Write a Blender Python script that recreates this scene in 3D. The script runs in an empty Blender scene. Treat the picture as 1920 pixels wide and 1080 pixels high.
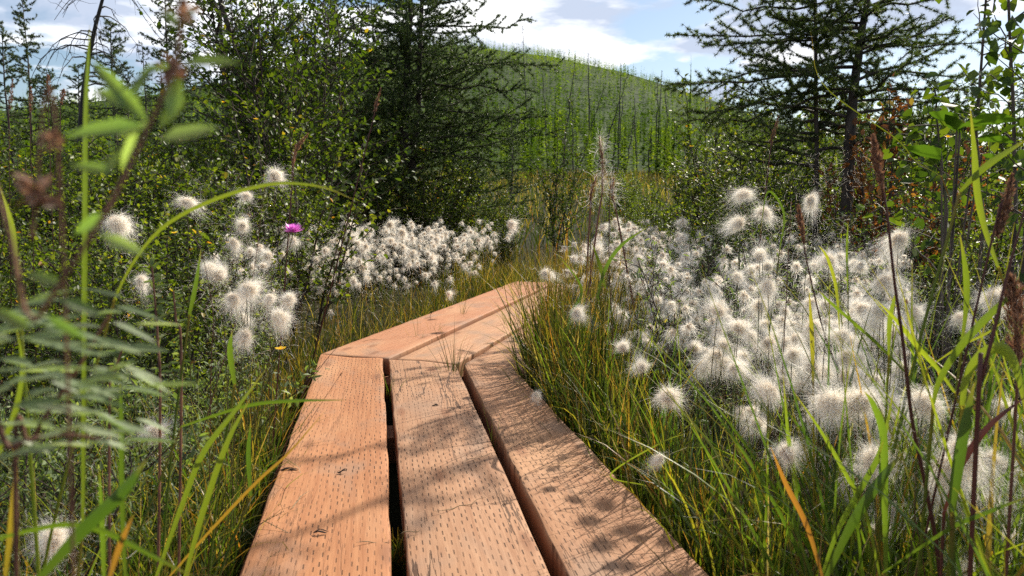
import bpy, math
import numpy as np

R = np.random.default_rng(11)
PI = math.pi
C = bpy.context.scene.collection
F, PITCH, EYE, GZ = 1440.0, math.atan(160 / 1440), 0.70, -0.16
SUN_AZ, SUN_EL = math.radians(38), math.radians(41)      # azimuth to the right of the view (+Y)


def at(x, y, d):
    """The point a forward distance d away that a pixel of the 1920 px photograph looks at."""
    u, v = (x - 960) / F, (540 - y) / F
    k = np.array([u, math.cos(PITCH) + v * math.sin(PITCH), -math.sin(PITCH) + v * math.cos(PITCH)])
    return np.array([0, 0, EYE]) + k * (d / k[1])


def hill_elev(az):
    return np.interp(np.degrees(az), [-90, -50, -32, -24, -14, -8, -3, 3, 8, 13, 18, 23, 28, 40, 90],
                     [1.0, 4.5, 6.0, 7.6, 9.9, 11.3, 11.6, 11.0, 9.7, 7.8, 5.9, 4.1, 2.5, 1.2, .6])


def gz(x, y):
    r = np.hypot(x, y)
    az = np.arctan2(x, y)
    z = GZ + .02 * np.sin(3.1 * x + 1.3) * np.cos(2.7 * y) + .012 * np.sin(7.3 * x - 4.1 * y)
    z = z + np.clip(r - 13, 0, 62) * .062 * np.exp(-(np.degrees(az) / 26) ** 4)
    return z


def hz(x, y):
    r = np.hypot(x, y)
    az = np.arctan2(x, y)
    s = np.clip((r - 72) / 560, 0, 1)
    top = np.tan(np.radians(np.maximum(hill_elev(az) - .25, .2))) * 632
    back = np.clip((r - 632) / 700, 0, 1)
    g = gz(x, y)
    w = s ** 1.25
    z = g * (1 - w) + top * w - back * top * .8
    return z + w * 3.0 * np.sin(x * .021 + 1) * np.sin(y * .017)


def norm(a):
    return a / np.maximum(np.linalg.norm(a, axis=-1, keepdims=True), 1e-9)


# ------------------------------------------------------------------ geometry buffers
class Geo:
    def __init__(s):
        s.v, s.f, s.r, s.t, s.n = [], [], [], [], 0

    def add(s, v, f, r=0.5, t=0.5):
        v = np.asarray(v, float).reshape(-1, 3)
        k = len(v)
        s.v.append(v)
        s.f.append(np.asarray(f, np.int64) + s.n)
        s.r.append(np.broadcast_to(np.asarray(r, float), (k,)))
        s.t.append(np.broadcast_to(np.asarray(t, float), (k,)))
        s.n += k

    def mesh(s, name, mat, smooth=True):
        me = bpy.data.meshes.new(name)
        v = np.concatenate(s.v)
        me.vertices.add(len(v))
        me.vertices.foreach_set('co', v.astype(np.float32).ravel())
        loops = np.concatenate([f.ravel() for f in s.f])
        sizes = np.concatenate([np.full(len(f), f.shape[1]) for f in s.f])
        starts = np.concatenate([[0], np.cumsum(sizes)[:-1]])
        me.loops.add(len(loops))
        me.loops.foreach_set('vertex_index', loops.astype(np.int32))
        me.polygons.add(len(sizes))
        me.polygons.foreach_set('loop_start', starts.astype(np.int32))
        me.polygons.foreach_set('use_smooth', np.full(len(sizes), smooth))
        for nm, arr in (('rnd', s.r), ('along', s.t)):
            a = me.attributes.new(nm, 'FLOAT', 'POINT')
            a.data.foreach_set('value', np.concatenate(arr).astype(np.float32))
        me.update(calc_edges=True)
        me.materials.append(mat)
        return me


def ribbons(g, P, W, side, rnd, fold=0.0):
    """P (N,K,3) paths, W (N,K) widths, side (N,3) or (N,K,3); fold>0 makes a V section of three verts."""
    N, K, _ = P.shape
    if side.ndim == 2:
        side = np.repeat(side[:, None, :], K, 1)
    h = side * (W / 2)[..., None]
    tt = np.repeat(np.broadcast_to(np.linspace(0, 1, K), (N, K))[..., None], 2, 2)
    rr = np.repeat(np.asarray(rnd, float).reshape(N, 1), K, 1)[..., None]
    if fold:
        tan = np.gradient(P, axis=1)
        nr = norm(np.cross(side, tan))
        V = np.stack([P - h + nr * (W * fold)[..., None], P, P + h + nr * (W * fold)[..., None]], 2)
        m = 3
    else:
        V = np.stack([P - h, P + h], 2)
        m = 2
    idx = np.arange(N * K * m).reshape(N, K, m)
    fs = []
    for j in range(m - 1):
        fs.append(np.stack([idx[:, :-1, j], idx[:, :-1, j + 1], idx[:, 1:, j + 1], idx[:, 1:, j]], -1).reshape(-1, 4))
    tt = np.broadcast_to(np.linspace(0, 1, K)[None, :, None], (N, K, m)).ravel()
    rr = np.broadcast_to(rr, (N, K, m)).ravel()
    g.add(V, np.concatenate(fs), rr, tt)


def tube(g, P, rad, n=6, rnd=0.5):
    P = np.asarray(P, float)
    K = len(P)
    rad = np.broadcast_to(np.asarray(rad, float), (K,))
    T = norm(np.gradient(P, axis=0))
    ref = np.array([0.31, 0.95, 0.05]) if abs(T[0][2]) > .7 else np.array([0, 0, 1.0])
    A = norm(np.cross(T, ref))
    B = np.cross(T, A)
    ang = np.arange(n) * 2 * PI / n
    V = P[:, None] + rad[:, None, None] * (A[:, None] * np.cos(ang)[None, :, None] + B[:, None] * np.sin(ang)[None, :, None])
    i = np.arange(K * n).reshape(K, n)
    f = np.stack([i[:-1], np.roll(i[:-1], -1, 1), np.roll(i[1:], -1, 1), i[1:]], -1).reshape(-1, 4)
    g.add(V, f, rnd, np.repeat(np.linspace(0, 1, K), n))


def leaves(g, pos, d, nr, L, W, rnd, fold=.18, curl=.12):
    """Six-point folded leaves: two quads each."""
    d = norm(d)
    s = norm(np.cross(d, nr))
    n = np.cross(s, d)
    L = np.broadcast_to(L, (len(pos),))[:, None]
    W = np.broadcast_to(W, (len(pos),))[:, None]
    b = pos
    tip = pos + d * L - n * L * curl
    def pt(a, w, sg):
        return pos + d * L * a + s * W * w * sg + n * (W * fold * w * 2 - L * curl * a * a)
    V = np.stack([b, pt(.3, .46, 1), pt(.68, .36, 1), tip, pt(.68, .36, -1), pt(.3, .46, -1)], 1)
    i = np.arange(len(pos) * 6).reshape(-1, 6)
    f = np.concatenate([i[:, [0, 1, 2, 3]], i[:, [0, 3, 4, 5]]])
    g.add(V, f, np.repeat(rnd, 6), np.tile([0, .3, .7, 1, .7, .3], len(pos)))


def rv(n, rng):
    return norm(rng.normal(size=(n, 3)))


def blade_paths(base, az, lean, length, curve, K, sway=None):
    th = lean[:, None] + curve[:, None] * np.linspace(0, 1, K - 1)[None] ** 1.5
    th = np.minimum(th, 2.6)
    a = az[:, None] + (0 if sway is None else sway[:, None] * np.linspace(0, 1, K - 1)[None])
    st = (length / (K - 1))[:, None, None] * np.stack([np.sin(th) * np.sin(a), np.sin(th) * np.cos(a), np.cos(th)], -1)
    return np.concatenate([base[:, None], base[:, None] + np.cumsum(st, 1)], 1)


# ------------------------------------------------------------------ materials
def nt(mat):
    mat.use_nodes = True
    t = mat.node_tree
    t.nodes.clear()
    return t, t.nodes, t.links


def ramp(nodes, stops):
    r = nodes.new('ShaderNodeValToRGB')
    e = r.color_ramp.elements
    while len(e) < len(stops):
        e.new(.5)
    for k, (p, c) in enumerate(stops):
        e[k].position = p
        e[k].color = (*c, 1)
    return r


def leaf_mat(name, stops, trans=.4, tint=(1.5, 1.7, .6), rough=.42, spec=.5, attr='rnd', tipramp=None):
    m = bpy.data.materials.new(name)
    t, N, L = nt(m)
    a = N.new('ShaderNodeAttribute'); a.attribute_name = attr
    r = ramp(N, stops); L.new(a.outputs['Fac'], r.inputs[0])
    col = r.outputs[0]
    oi = N.new('ShaderNodeObjectInfo')
    hv = N.new('ShaderNodeHueSaturation')
    mr = N.new('ShaderNodeMapRange'); mr.inputs[3].default_value = .82; mr.inputs[4].default_value = 1.2
    L.new(oi.outputs['Random'], mr.inputs[0]); L.new(mr.outputs[0], hv.inputs['Value']); L.new(col, hv.inputs['Color'])
    col = hv.outputs[0]
    if tipramp:
        b = N.new('ShaderNodeAttribute'); b.attribute_name = 'along'
        fr = ramp(N, [(p, (f, f, f)) for p, f, _ in tipramp]); L.new(b.outputs['Fac'], fr.inputs[0])
        cr = ramp(N, [(p, c) for p, _, c in tipramp]); L.new(b.outputs['Fac'], cr.inputs[0])
        mx = N.new('ShaderNodeMix'); mx.data_type = 'RGBA'
        L.new(fr.outputs[0], mx.inputs[0]); L.new(col, mx.inputs[6]); L.new(cr.outputs[0], mx.inputs[7])
        col = mx.outputs[2]
    p = N.new('ShaderNodeBsdfPrincipled')
    p.inputs['Roughness'].default_value = rough
    p.inputs['Specular IOR Level'].default_value = spec
    L.new(col, p.inputs['Base Color'])
    tr = N.new('ShaderNodeBsdfTranslucent')
    mu = N.new('ShaderNodeMix'); mu.data_type = 'RGBA'; mu.blend_type = 'MULTIPLY'; mu.inputs[0].default_value = 1
    L.new(col, mu.inputs[6]); mu.inputs[7].default_value = (*tint, 1)
    L.new(mu.outputs[2], tr.inputs['Color'])
    ms = N.new('ShaderNodeMixShader'); ms.inputs[0].default_value = trans
    L.new(p.outputs[0], ms.inputs[1]); L.new(tr.outputs[0], ms.inputs[2])
    o = N.new('ShaderNodeOutputMaterial'); L.new(ms.outputs[0], o.inputs[0])
    return m


def bark_mat(name, c0, c1, scale=40):
    m = bpy.data.materials.new(name)
    t, N, L = nt(m)
    tc = N.new('ShaderNodeTexCoord')
    mp = N.new('ShaderNodeMapping'); mp.inputs['Scale'].default_value = (1, 1, .25); L.new(tc.outputs['Object'], mp.inputs[0])
    no = N.new('ShaderNodeTexNoise'); no.inputs['Scale'].default_value = scale; no.inputs['Detail'].default_value = 6
    L.new(mp.outputs[0], no.inputs['Vector'])
    r = ramp(N, [(.35, c0), (.68, c1)]); L.new(no.outputs[0], r.inputs[0])
    p = N.new('ShaderNodeBsdfPrincipled'); p.inputs['Roughness'].default_value = .85
    L.new(r.outputs[0], p.inputs['Base Color'])
    b = N.new('ShaderNodeBump'); b.inputs['Strength'].default_value = .6; b.inputs['Distance'].default_value = .01
    L.new(no.outputs[0], b.inputs['Height']); L.new(b.outputs[0], p.inputs['Normal'])
    o = N.new('ShaderNodeOutputMaterial'); L.new(p.outputs[0], o.inputs[0])
    return m


def cotton_mat(name):
    m = bpy.data.materials.new(name)
    t, N, L = nt(m)
    a = N.new('ShaderNodeAttribute'); a.attribute_name = 'along'
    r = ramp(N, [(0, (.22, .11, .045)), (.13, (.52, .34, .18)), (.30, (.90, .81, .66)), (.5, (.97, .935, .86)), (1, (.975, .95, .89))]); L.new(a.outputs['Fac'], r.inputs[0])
    d = N.new('ShaderNodeBsdfDiffuse'); L.new(r.outputs[0], d.inputs[0])
    tr = N.new('ShaderNodeBsdfTranslucent'); L.new(r.outputs[0], tr.inputs[0])
    ms = N.new('ShaderNodeMixShader'); ms.inputs[0].default_value = .5
    L.new(d.outputs[0], ms.inputs[1]); L.new(tr.outputs[0], ms.inputs[2])
    o = N.new('ShaderNodeOutputMaterial'); L.new(ms.outputs[0], o.inputs[0])
    return m


def wood_mat(name, ca, cb, incise, crack, seed):
    m = bpy.data.materials.new(name)
    t, N, L = nt(m)

    def M(op, a, b=None, c=None, clamp=False):
        n = N.new('ShaderNodeMath'); n.operation = op; n.use_clamp = clamp
        for k, q in enumerate((a, b, c)):
            if q is None: continue
            if isinstance(q, (int, float)): n.inputs[k].default_value = q
            else: L.new(q, n.inputs[k])
        return n.outputs[0]
    def SS(v, lo, hi, o0=0.0, o1=1.0):
        n = N.new('ShaderNodeMapRange'); n.interpolation_type = 'SMOOTHSTEP'
        L.new(v, n.inputs[0])
        n.inputs[1].default_value, n.inputs[2].default_value, n.inputs[3].default_value, n.inputs[4].default_value = lo, hi, o0, o1
        return n.outputs[0]
    def noise(sc, scale=(1, 1, 1), detail=4, dist=0.0, off=0.0):
        mp = N.new('ShaderNodeMapping'); mp.inputs['Scale'].default_value = scale; mp.inputs['Location'].default_value = (seed * 3.7 + off, seed * 1.9, off)
        L.new(tc.outputs['Object'], mp.inputs[0])
        n = N.new('ShaderNodeTexNoise'); n.inputs['Scale'].default_value = sc; n.inputs['Detail'].default_value = detail; n.inputs['Distortion'].default_value = dist
        L.new(mp.outputs[0], n.inputs['Vector'])
        return n.outputs[0]
    def mix(f, a, b, blend='MIX'):
        n = N.new('ShaderNodeMix'); n.data_type = 'RGBA'; n.blend_type = blend
        if isinstance(f, (int, float)): n.inputs[0].default_value = f
        else: L.new(f, n.inputs[0])
        for k, q in ((6, a), (7, b)):
            if isinstance(q, tuple): n.inputs[k].default_value = (*q, 1)
            else: L.new(q, n.inputs[k])
        return n.outputs[2]

    tc = N.new('ShaderNodeTexCoord')
    sp = N.new('ShaderNodeSeparateXYZ'); L.new(tc.outputs['Object'], sp.inputs[0])
    X, Y, Z = sp.outputs
    # incised slits in staggered rows
    xs = M('DIVIDE', X, .0150)
    colm = M('FLOOR', xs)
    fx = M('SUBTRACT', M('SUBTRACT', xs, colm), .5)
    ys = M('ADD', M('DIVIDE', Y, .040), M('MULTIPLY', colm, .382))
    row = M('FLOOR', ys)
    fy = M('SUBTRACT', M('SUBTRACT', ys, row), .5)
    cb_ = N.new('ShaderNodeCombineXYZ'); L.new(colm, cb_.inputs[0]); L.new(row, cb_.inputs[1]); cb_.inputs[2].default_value = seed
    wn = N.new('ShaderNodeTexWhiteNoise'); wn.noise_dimensions = '3D'; L.new(cb_.outputs[0], wn.inputs['Vector'])
    ws = N.new('ShaderNodeSeparateColor'); L.new(wn.outputs['Color'], ws.inputs[0])
    ax = M('ABSOLUTE', M('ADD', fx, M('MULTIPLY', M('SUBTRACT', ws.outputs[0], .5), .42)))
    ay = M('ABSOLUTE', M('ADD', fy, M('MULTIPLY', M('SUBTRACT', ws.outputs[1], .5), .34)))
    d = M('MULTIPLY', SS(ax, .055, .135, 1, 0), SS(ay, .20, .30, 1, 0))
    patch = SS(noise(3.2, (1.6, .5, 1), 3, 0, 4), .36, .56, .35, 1)
    d = M('MULTIPLY', M('MULTIPLY', d, patch), SS(ws.outputs[2], .0, .4, .45, 1))
    d = M('MULTIPLY', d, incise)
    # grain
    g1 = noise(9, (9, .45, 3), 6, .8)
    g2 = noise(60, (5, .22, 2), 4, 0, 2)
    g3 = noise(2.1, (2.0, .7, 1), 3, .5, 7)
    base = ramp(N, [(.3, ca), (.7, cb)]); L.new(g1, base.inputs[0])
    c = mix(SS(g2, .35, .7, 0, .26), base.outputs[0], (ca[0] * .62, ca[1] * .55, ca[2] * .5))
    c = mix(SS(g3, .5, .74, 0, .6), c, (.44, .25, .135))
    grey = noise(5.3, (1.2, .6, 1), 6, .3, 13)
    c = mix(SS(grey, .50, .70, 0, .62), c, (.25, .165, .115))
    # knots
    mpk = N.new('ShaderNodeMapping'); mpk.inputs['Scale'].default_value = (4.5, 1.5, 1); mpk.inputs['Location'].default_value = (seed * 1.31, seed * 2.17, 0)
    L.new(tc.outputs['Object'], mpk.inputs[0])
    vo = N.new('ShaderNodeTexVoronoi'); vo.inputs['Scale'].default_value = 1.0; vo.voronoi_dimensions = '2D'
    L.new(mpk.outputs[0], vo.inputs['Vector'])
    kd = vo.outputs['Distance']
    kn = M('ADD', kd, M('MULTIPLY', M('SUBTRACT', noise(30, (1, .5, 1), 3, 0, 3), .5), .06))
    c = mix(SS(kn, .03, .11, .75, 0), c, (.20, .085, .04))
    # cracks that wander along the grain
    cn = noise(1.0, (15, 1.1, 1), 5, 0, 21)
    ck = M('MULTIPLY', SS(M('ABSOLUTE', M('SUBTRACT', cn, .5)), .003, .011, 1, 0), SS(noise(1.7, (1.5, .6, 1), 2, 0, 31), .46, .54))
    ck = M('MULTIPLY', ck, crack)
    dark = M('MAXIMUM', d, ck)
    c = mix(M('MULTIPLY', dark, .88), c, (.055, .026, .013))
    # sawn sides and ends are redder
    c = mix(SS(Z, -.02, -.006, .55, 0), c, (.22, .085, .04))
    p = N.new('ShaderNodeBsdfPrincipled'); p.inputs['Roughness'].default_value = .72; p.inputs['Specular IOR Level'].default_value = .3
    L.new(c, p.inputs['Base Color'])
    h = M('SUBTRACT', M('MULTIPLY', g2, .25), M('MULTIPLY', dark, 1.0))
    b = N.new('ShaderNodeBump'); b.inputs['Strength'].default_value = .7; b.inputs['Distance'].default_value = .003
    L.new(h, b.inputs['Height']); L.new(b.outputs[0], p.inputs['Normal'])
    o = N.new('ShaderNodeOutputMaterial'); L.new(p.outputs[0], o.inputs[0])
    return m


def ground_mat(name, c0, c1, c2, scale):
    m = bpy.data.materials.new(name)
    t, N, L = nt(m)
    tc = N.new('ShaderNodeTexCoord')
    n1 = N.new('ShaderNodeTexNoise'); n1.inputs['Scale'].default_value = scale; n1.inputs['Detail'].default_value = 8
    L.new(tc.outputs['Object'], n1.inputs['Vector'])
    r = ramp(N, [(.3, c0), (.5, c1), (.72, c2)]); L.new(n1.outputs[0], r.inputs[0])
    p = N.new('ShaderNodeBsdfPrincipled'); p.inputs['Roughness'].default_value = .95; p.inputs['Specular IOR Level'].default_value = .1
    L.new(r.outputs[0], p.inputs['Base Color'])
    b = N.new('ShaderNodeBump'); b.inputs['Strength'].default_value = 1; b.inputs['Distance'].default_value = .03
    L.new(n1.outputs[0], b.inputs['Height']); L.new(b.outputs[0], p.inputs['Normal'])
    o = N.new('ShaderNodeOutputMaterial'); L.new(p.outputs[0], o.inputs[0])
    return m


G_, Y_ = (.075, .125, .018), (.22, .24, .03)
SEDGE = leaf_mat('sedge', [(0, (.013, .022, .006)), (.38, (.030, .050, .010)), (.6, (.070, .095, .016)), (.76, (.17, .155, .035)), (.86, (.22, .095, .030)), (.93, (.30, .23, .11)), (1, (.36, .30, .18))],
                 .48, (1.85, 1.8, .45), .45, .4, tipramp=[(0, .35, (.06, .045, .02)), (.35, 0, (.06, .045, .02)), (.75, 0, (.3, .17, .05)), (1, .6, (.26, .15, .05))])
BROAD = leaf_mat('broad_blade', [(0, (.040, .080, .016)), (.4, (.095, .15, .022)), (.7, (.18, .215, .028)), (.86, (.24, .20, .03)), (1, (.30, .13, .04))],
                 .5, (1.5, 1.6, .5), .4, .5, tipramp=[(0, .2, (.10, .10, .03)), (.4, 0, (.1, .1, .03)), (.8, 0, (.3, .2, .05)), (1, .45, (.3, .18, .06))])
PURPLE = leaf_mat('purple_stalk', [(0, (.045, .020, .018)), (.5, (.10, .035, .028)), (1, (.20, .10, .07))], .25, (1.4, 1.0, .8), .5, .4)
DRY = leaf_mat('dry_grass', [(0, (.16, .11, .055)), (.5, (.30, .23, .13)), (1, (.42, .36, .25))], .35, (1.1, 1.0, .8), .6, .3)
BIRCHL = leaf_mat('dwarf_birch_leaf', [(0, (.030, .052, .012)), (.5, (.070, .108, .019)), (.86, (.15, .185, .030)), (.95, (.22, .20, .03)), (1, (.30, .15, .03))],
                  .48, (1.95, 1.9, .42), .46, .35)
YOUNGL = leaf_mat('young_birch_leaf', [(0, (.024, .048, .011)), (.6, (.050, .085, .015)), (.95, (.095, .13, .02)), (1, (.26, .20, .03))], .42, (1.9, 1.85, .42), .5, .25)
GREYL = leaf_mat('cinquefoil_leaf', [(0, (.055, .090, .034)), (.6, (.125, .17, .072)), (.95, (.25, .29, .16)), (1, (.28, .20, .06))], .4, (1.8, 1.85, .5), .52, .3)
RUSTL = leaf_mat('rusty_leaf', [(0, (.08, .035, .015)), (.4, (.20, .075, .02)), (.7, (.34, .14, .03)), (.88, (.42, .27, .05)), (1, (.12, .14, .03))], .42, (1.4, 1.3, .8), .5, .3)
NEEDLE = leaf_mat('larch_needle', [(0, (.028, .048, .016)), (.6, (.045, .075, .022)), (1, (.09, .125, .03))], .28, (1.6, 1.7, .6), .5, .35)
NEEDLEB = leaf_mat('light_larch_needle', [(0, (.038, .062, .020)), (.6, (.065, .10, .028)), (1, (.12, .155, .038))], .42, (1.6, 1.7, .6), .5, .35)
SPRUCE = leaf_mat('spruce_needle', [(0, (.018, .034, .014)), (1, (.045, .065, .022))], .15, (1.4, 1.6, .6), .5, .35)
HILLF = leaf_mat('hill_tree', [(0, (.012, .027, .007)), (.5, (.042, .080, .014)), (.85, (.100, .155, .022)), (1, (.15, .20, .032))], .46, (2.0, 2.0, .4), .85, .02)
PALEL = leaf_mat('lichen_twig', [(0, (.05, .06, .045)), (1, (.11, .13, .095))], .2, (1.2, 1.3, .9), .6, .3)
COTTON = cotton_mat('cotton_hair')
SEEDB = leaf_mat('brown_seed', [(0, (.10, .055, .035)), (.6, (.22, .12, .08)), (1, (.34, .22, .15))], .35, (1.2, 1.0, .8), .6, .3)
YELLOWF = leaf_mat('yellow_petal', [(0, (.75, .46, .01)), (1, (.85, .62, .02))], .35, (1.1, 1.0, .6), .4, .4)
PINKF = leaf_mat('purple_petal', [(0, (.55, .14, .50)), (1, (.74, .28, .68))], .35, (1.1, 1.0, 1.1), .4, .4)
BARK = bark_mat('larch_bark', (.022, .017, .014), (.075, .058, .046))
TWIG = bark_mat('twig_bark', (.020, .013, .010), (.060, .038, .026))
BURNT = bark_mat('burnt_wood', (.010, .009, .008), (.040, .036, .032))
BIRCHB = bark_mat('birch_bark', (.030, .020, .016), (.13, .10, .08))
REDSTEM = bark_mat('red_brown_stem', (.07, .030, .018), (.20, .095, .055), 90)
PEAT = ground_mat('peat_ground', (.008, .007, .004), (.018, .018, .008), (.030, .036, .012), 5)
HILLG = ground_mat('hill_ground', (.014, .026, .009), (.024, .042, .012), (.036, .056, .016), .05)


# ------------------------------------------------------------------ object helpers
def link(o, parent=None):
    C.objects.link(o)
    if parent is not None:
        o.parent = parent
    return o


def part(name, me, parent):
    return link(bpy.data.objects.new(name, me), parent)


def tag(o, label=None, cat=None, group=None, kind=None):
    if label: o['label'] = label
    if cat: o['category'] = cat
    if group: o['group'] = group
    if kind: o['kind'] = kind
    return o


def thing(name, label, cat, loc=(0, 0, 0), rz=0.0, group=None, scale=1.0):
    o = bpy.data.objects.new(name, None)
    o.empty_display_size = .1
    C.objects.link(o)
    o.location = tuple(float(q) for q in loc)
    o.rotation_euler = (0, 0, rz)
    o.scale = (scale,) * 3 if np.isscalar(scale) else tuple(scale)
    return tag(o, label, cat, group)


def copy_tree(o, parent=None):
    c = o.copy()
    C.objects.link(c)
    c.parent = parent
    for ch in list(o.children):
        copy_tree(ch, c)
    return c


# ------------------------------------------------------------------ world, sun, camera
sc = bpy.context.scene
w = bpy.data.worlds.new('World'); sc.world = w; w.use_nodes = True
N, L = w.node_tree.nodes, w.node_tree.links
N.clear()
def WM(op, a, b=None):
    n = N.new('ShaderNodeMath'); n.operation = op
    for k, q in enumerate((a, b)):
        if q is None: continue
        if isinstance(q, (int, float)): n.inputs[k].default_value = q
        else: L.new(q, n.inputs[k])
    return n.outputs[0]
sky = N.new('ShaderNodeTexSky'); sky.sky_type = 'NISHITA'; sky.sun_disc = False
sky.sun_elevation = SUN_EL; sky.sun_rotation = SUN_AZ
sky.air_density = 1.0; sky.dust_density = .6; sky.ozone_density = 1.2
bg = N.new('ShaderNodeBackground'); bg.inputs[1].default_value = .075
L.new(sky.outputs[0], bg.inputs[0])
tc = N.new('ShaderNodeTexCoord')
sp = N.new('ShaderNodeSeparateXYZ'); L.new(tc.outputs['Generated'], sp.inputs[0])
dz = WM('ADD', WM('MAXIMUM', sp.outputs[2], 0.0), .16)
cv = N.new('ShaderNodeCombineXYZ')
L.new(WM('DIVIDE', sp.outputs[0], dz), cv.inputs[0]); L.new(WM('DIVIDE', sp.outputs[1], dz), cv.inputs[1]); cv.inputs[2].default_value = 3.1
def wnoise(scale, off, detail=9, dist=.25, rough=.55):
    mp = N.new('ShaderNodeMapping'); mp.inputs['Location'].default_value = off; L.new(cv.outputs[0], mp.inputs[0])
    n = N.new('ShaderNodeTexNoise'); n.inputs['Scale'].default_value = scale; n.inputs['Detail'].default_value = detail
    n.inputs['Distortion'].default_value = dist; n.inputs['Roughness'].default_value = rough
    L.new(mp.outputs[0], n.inputs['Vector'])
    return n.outputs[0]
big = wnoise(1.15, (1.9, -.6, 0))
cover = ramp(N, [(.47, (0, 0, 0)), (.535, (1, 1, 1))]); L.new(big, cover.inputs[0])
thick = wnoise(1.5, (.3, .4, 1.7))
ccol = ramp(N, [(.40, (1.0, 1.0, 1.0)), (.475, (.90, .91, .94)), (.56, (.42, .48, .60))]); L.new(thick, ccol.inputs[0])
cb = N.new('ShaderNodeBackground'); L.new(ccol.outputs[0], cb.inputs[0]); cb.inputs[1].default_value = .92
ms = N.new('ShaderNodeMixShader'); L.new(cover.outputs[0], ms.inputs[0]); L.new(bg.outputs[0], ms.inputs[1]); L.new(cb.outputs[0], ms.inputs[2])
wo = N.new('ShaderNodeOutputWorld'); L.new(ms.outputs[0], wo.inputs[0])

sl = bpy.data.lights.new('sun', 'SUN'); sl.energy = 5.0; sl.angle = math.radians(.5); sl.color = (1, .91, .77)
so = link(bpy.data.objects.new('sun', sl))
so.rotation_euler = (PI / 2 - SUN_EL, 0, PI - SUN_AZ)      # light comes from azimuth SUN_AZ right of +Y

cd = bpy.data.cameras.new('camera'); cam = link(bpy.data.objects.new('camera', cd))
cd.sensor_width = 36; cd.lens = 27; cd.clip_start = .02; cd.clip_end = 7500
cam.location = (0, 0, EYE); cam.rotation_euler = (PI / 2 - PITCH, 0, 0)
cd.dof.use_dof = True; cd.dof.focus_distance = 3.2; cd.dof.aperture_fstop = 9
sc.camera = cam
sc.view_settings.view_transform = 'Standard'; sc.view_settings.look = 'None'
sc.view_settings.exposure = .72; sc.view_settings.gamma = 1
cy = sc.cycles
cy.max_bounces = 9; cy.diffuse_bounces = 6; cy.transmission_bounces = 5; cy.glossy_bounces = 2
cy.caustics_reflective = False; cy.caustics_refractive = False
cy.use_denoising = False

# ------------------------------------------------------------------ ground and hill
def polar(name, rr, aa, fn, mat, label, cat=None):
    A, Rr = np.meshgrid(aa, rr)
    X, Yv = Rr * np.sin(A), Rr * np.cos(A)
    V = np.stack([X, Yv, fn(X, Yv)], -1)
    n, k = V.shape[:2]
    i = np.arange(n * k).reshape(n, k)
    g = Geo(); g.add(V, np.stack([i[:-1, :-1], i[1:, :-1], i[1:, 1:], i[:-1, 1:]], -1).reshape(-1, 4))
    o = link(bpy.data.objects.new(name, g.mesh(name, mat)))
    return tag(o, label, cat, kind='structure')

polar('ground', np.concatenate([[.01], np.linspace(.3, 14, 70), np.geomspace(14.6, 4000, 70)]), np.radians(np.linspace(-180, 180, 181)), gz, PEAT,
      'dark boggy ground under grass and shrubs', 'ground')
polar('hill', np.concatenate([np.linspace(74, 640, 90), np.geomspace(650, 1500, 12)]), np.radians(np.linspace(-75, 75, 150)),
      lambda x, y: hz(x, y) - .3 * (np.hypot(x, y) < 76), HILLG, 'long rounded green hill behind the bog', 'hill')

g = Geo()
rng = np.random.default_rng(3)
def conifers(nT, r0, r1, m, hmin, hmax, wk, flat):
    rr = np.sqrt(rng.uniform(r0 ** 2, r1 ** 2, nT))
    aa = np.radians(rng.uniform(-34, 36, nT))
    bx, by = rr * np.sin(aa), rr * np.cos(aa)
    bz = np.where(rr > 76, hz(bx, by), gz(bx, by))
    tone = np.clip(rng.normal(.45, .32, nT) + .28 * np.sin(bx * .02 + 1) * np.cos(by * .013), 0, 1)
    Ht = rng.uniform(hmin, hmax, nT) * np.where(rng.random(nT) < .12, 1.4, 1)
    t = rng.random((nT, m)) ** .85
    th = rng.uniform(0, 2 * PI, (nT, m))
    base = np.stack([bx, by, bz], -1)[:, None] + np.stack([0 * t, 0 * t, Ht[:, None] * (.05 + .93 * t)], -1)
    ln = (Ht * rng.uniform(.12, .21, nT))[:, None] * (1.04 - t) * rng.uniform(.5, 1.25, (nT, m)) + .05
    out = np.stack([np.sin(th), np.cos(th), rng.uniform(-.3, .5, (nT, m))], -1)
    sd = np.stack([np.cos(th), -np.sin(th), 0 * th], -1)
    hw = (ln * wk + .02)[..., None]
    V = np.stack([base - sd * hw + np.array([0, 0, flat]) * hw, base + sd * hw + np.array([0, 0, flat]) * hw, base + out * ln[..., None]], 2)
    g.add(V, np.arange(nT * m * 3).reshape(-1, 3), np.repeat(np.clip(tone[:, None] + rng.normal(0, .14, (nT, m)), 0, 1).ravel(), 3), .5)
    if r1 > 100: return
    sp0 = np.stack([bx, by, bz + Ht * .5], -1)
    w_ = (Ht * .007)[:, None]
    V2 = np.stack([sp0 + np.array([-1, 0, 0]) * w_, sp0 + np.array([1, 0, 0]) * w_, sp0 + np.stack([0 * bx, 0 * bx, Ht * .56], -1)], 1)
    g.add(V2, np.arange(nT * 3).reshape(-1, 3), np.repeat(tone * .8, 3), .9)

conifers(420, 44, 72, 170, 2.6, 5.0, .10, .3)
conifers(2300, 70, 200, 90, 3.4, 7.2, .13, .3)
conifers(10500, 180, 665, 34, 5.0, 11.0, .22, .3)
tag(link(bpy.data.objects.new('forest', g.mesh('forest', HILLF, False))), 'young green forest covering the whole hill', 'forest', kind='stuff')


# ------------------------------------------------------------------ boardwalk
bw = thing('boardwalk', 'orange brown plank boardwalk of thick incised timbers with a bend', 'boardwalk')


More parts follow.
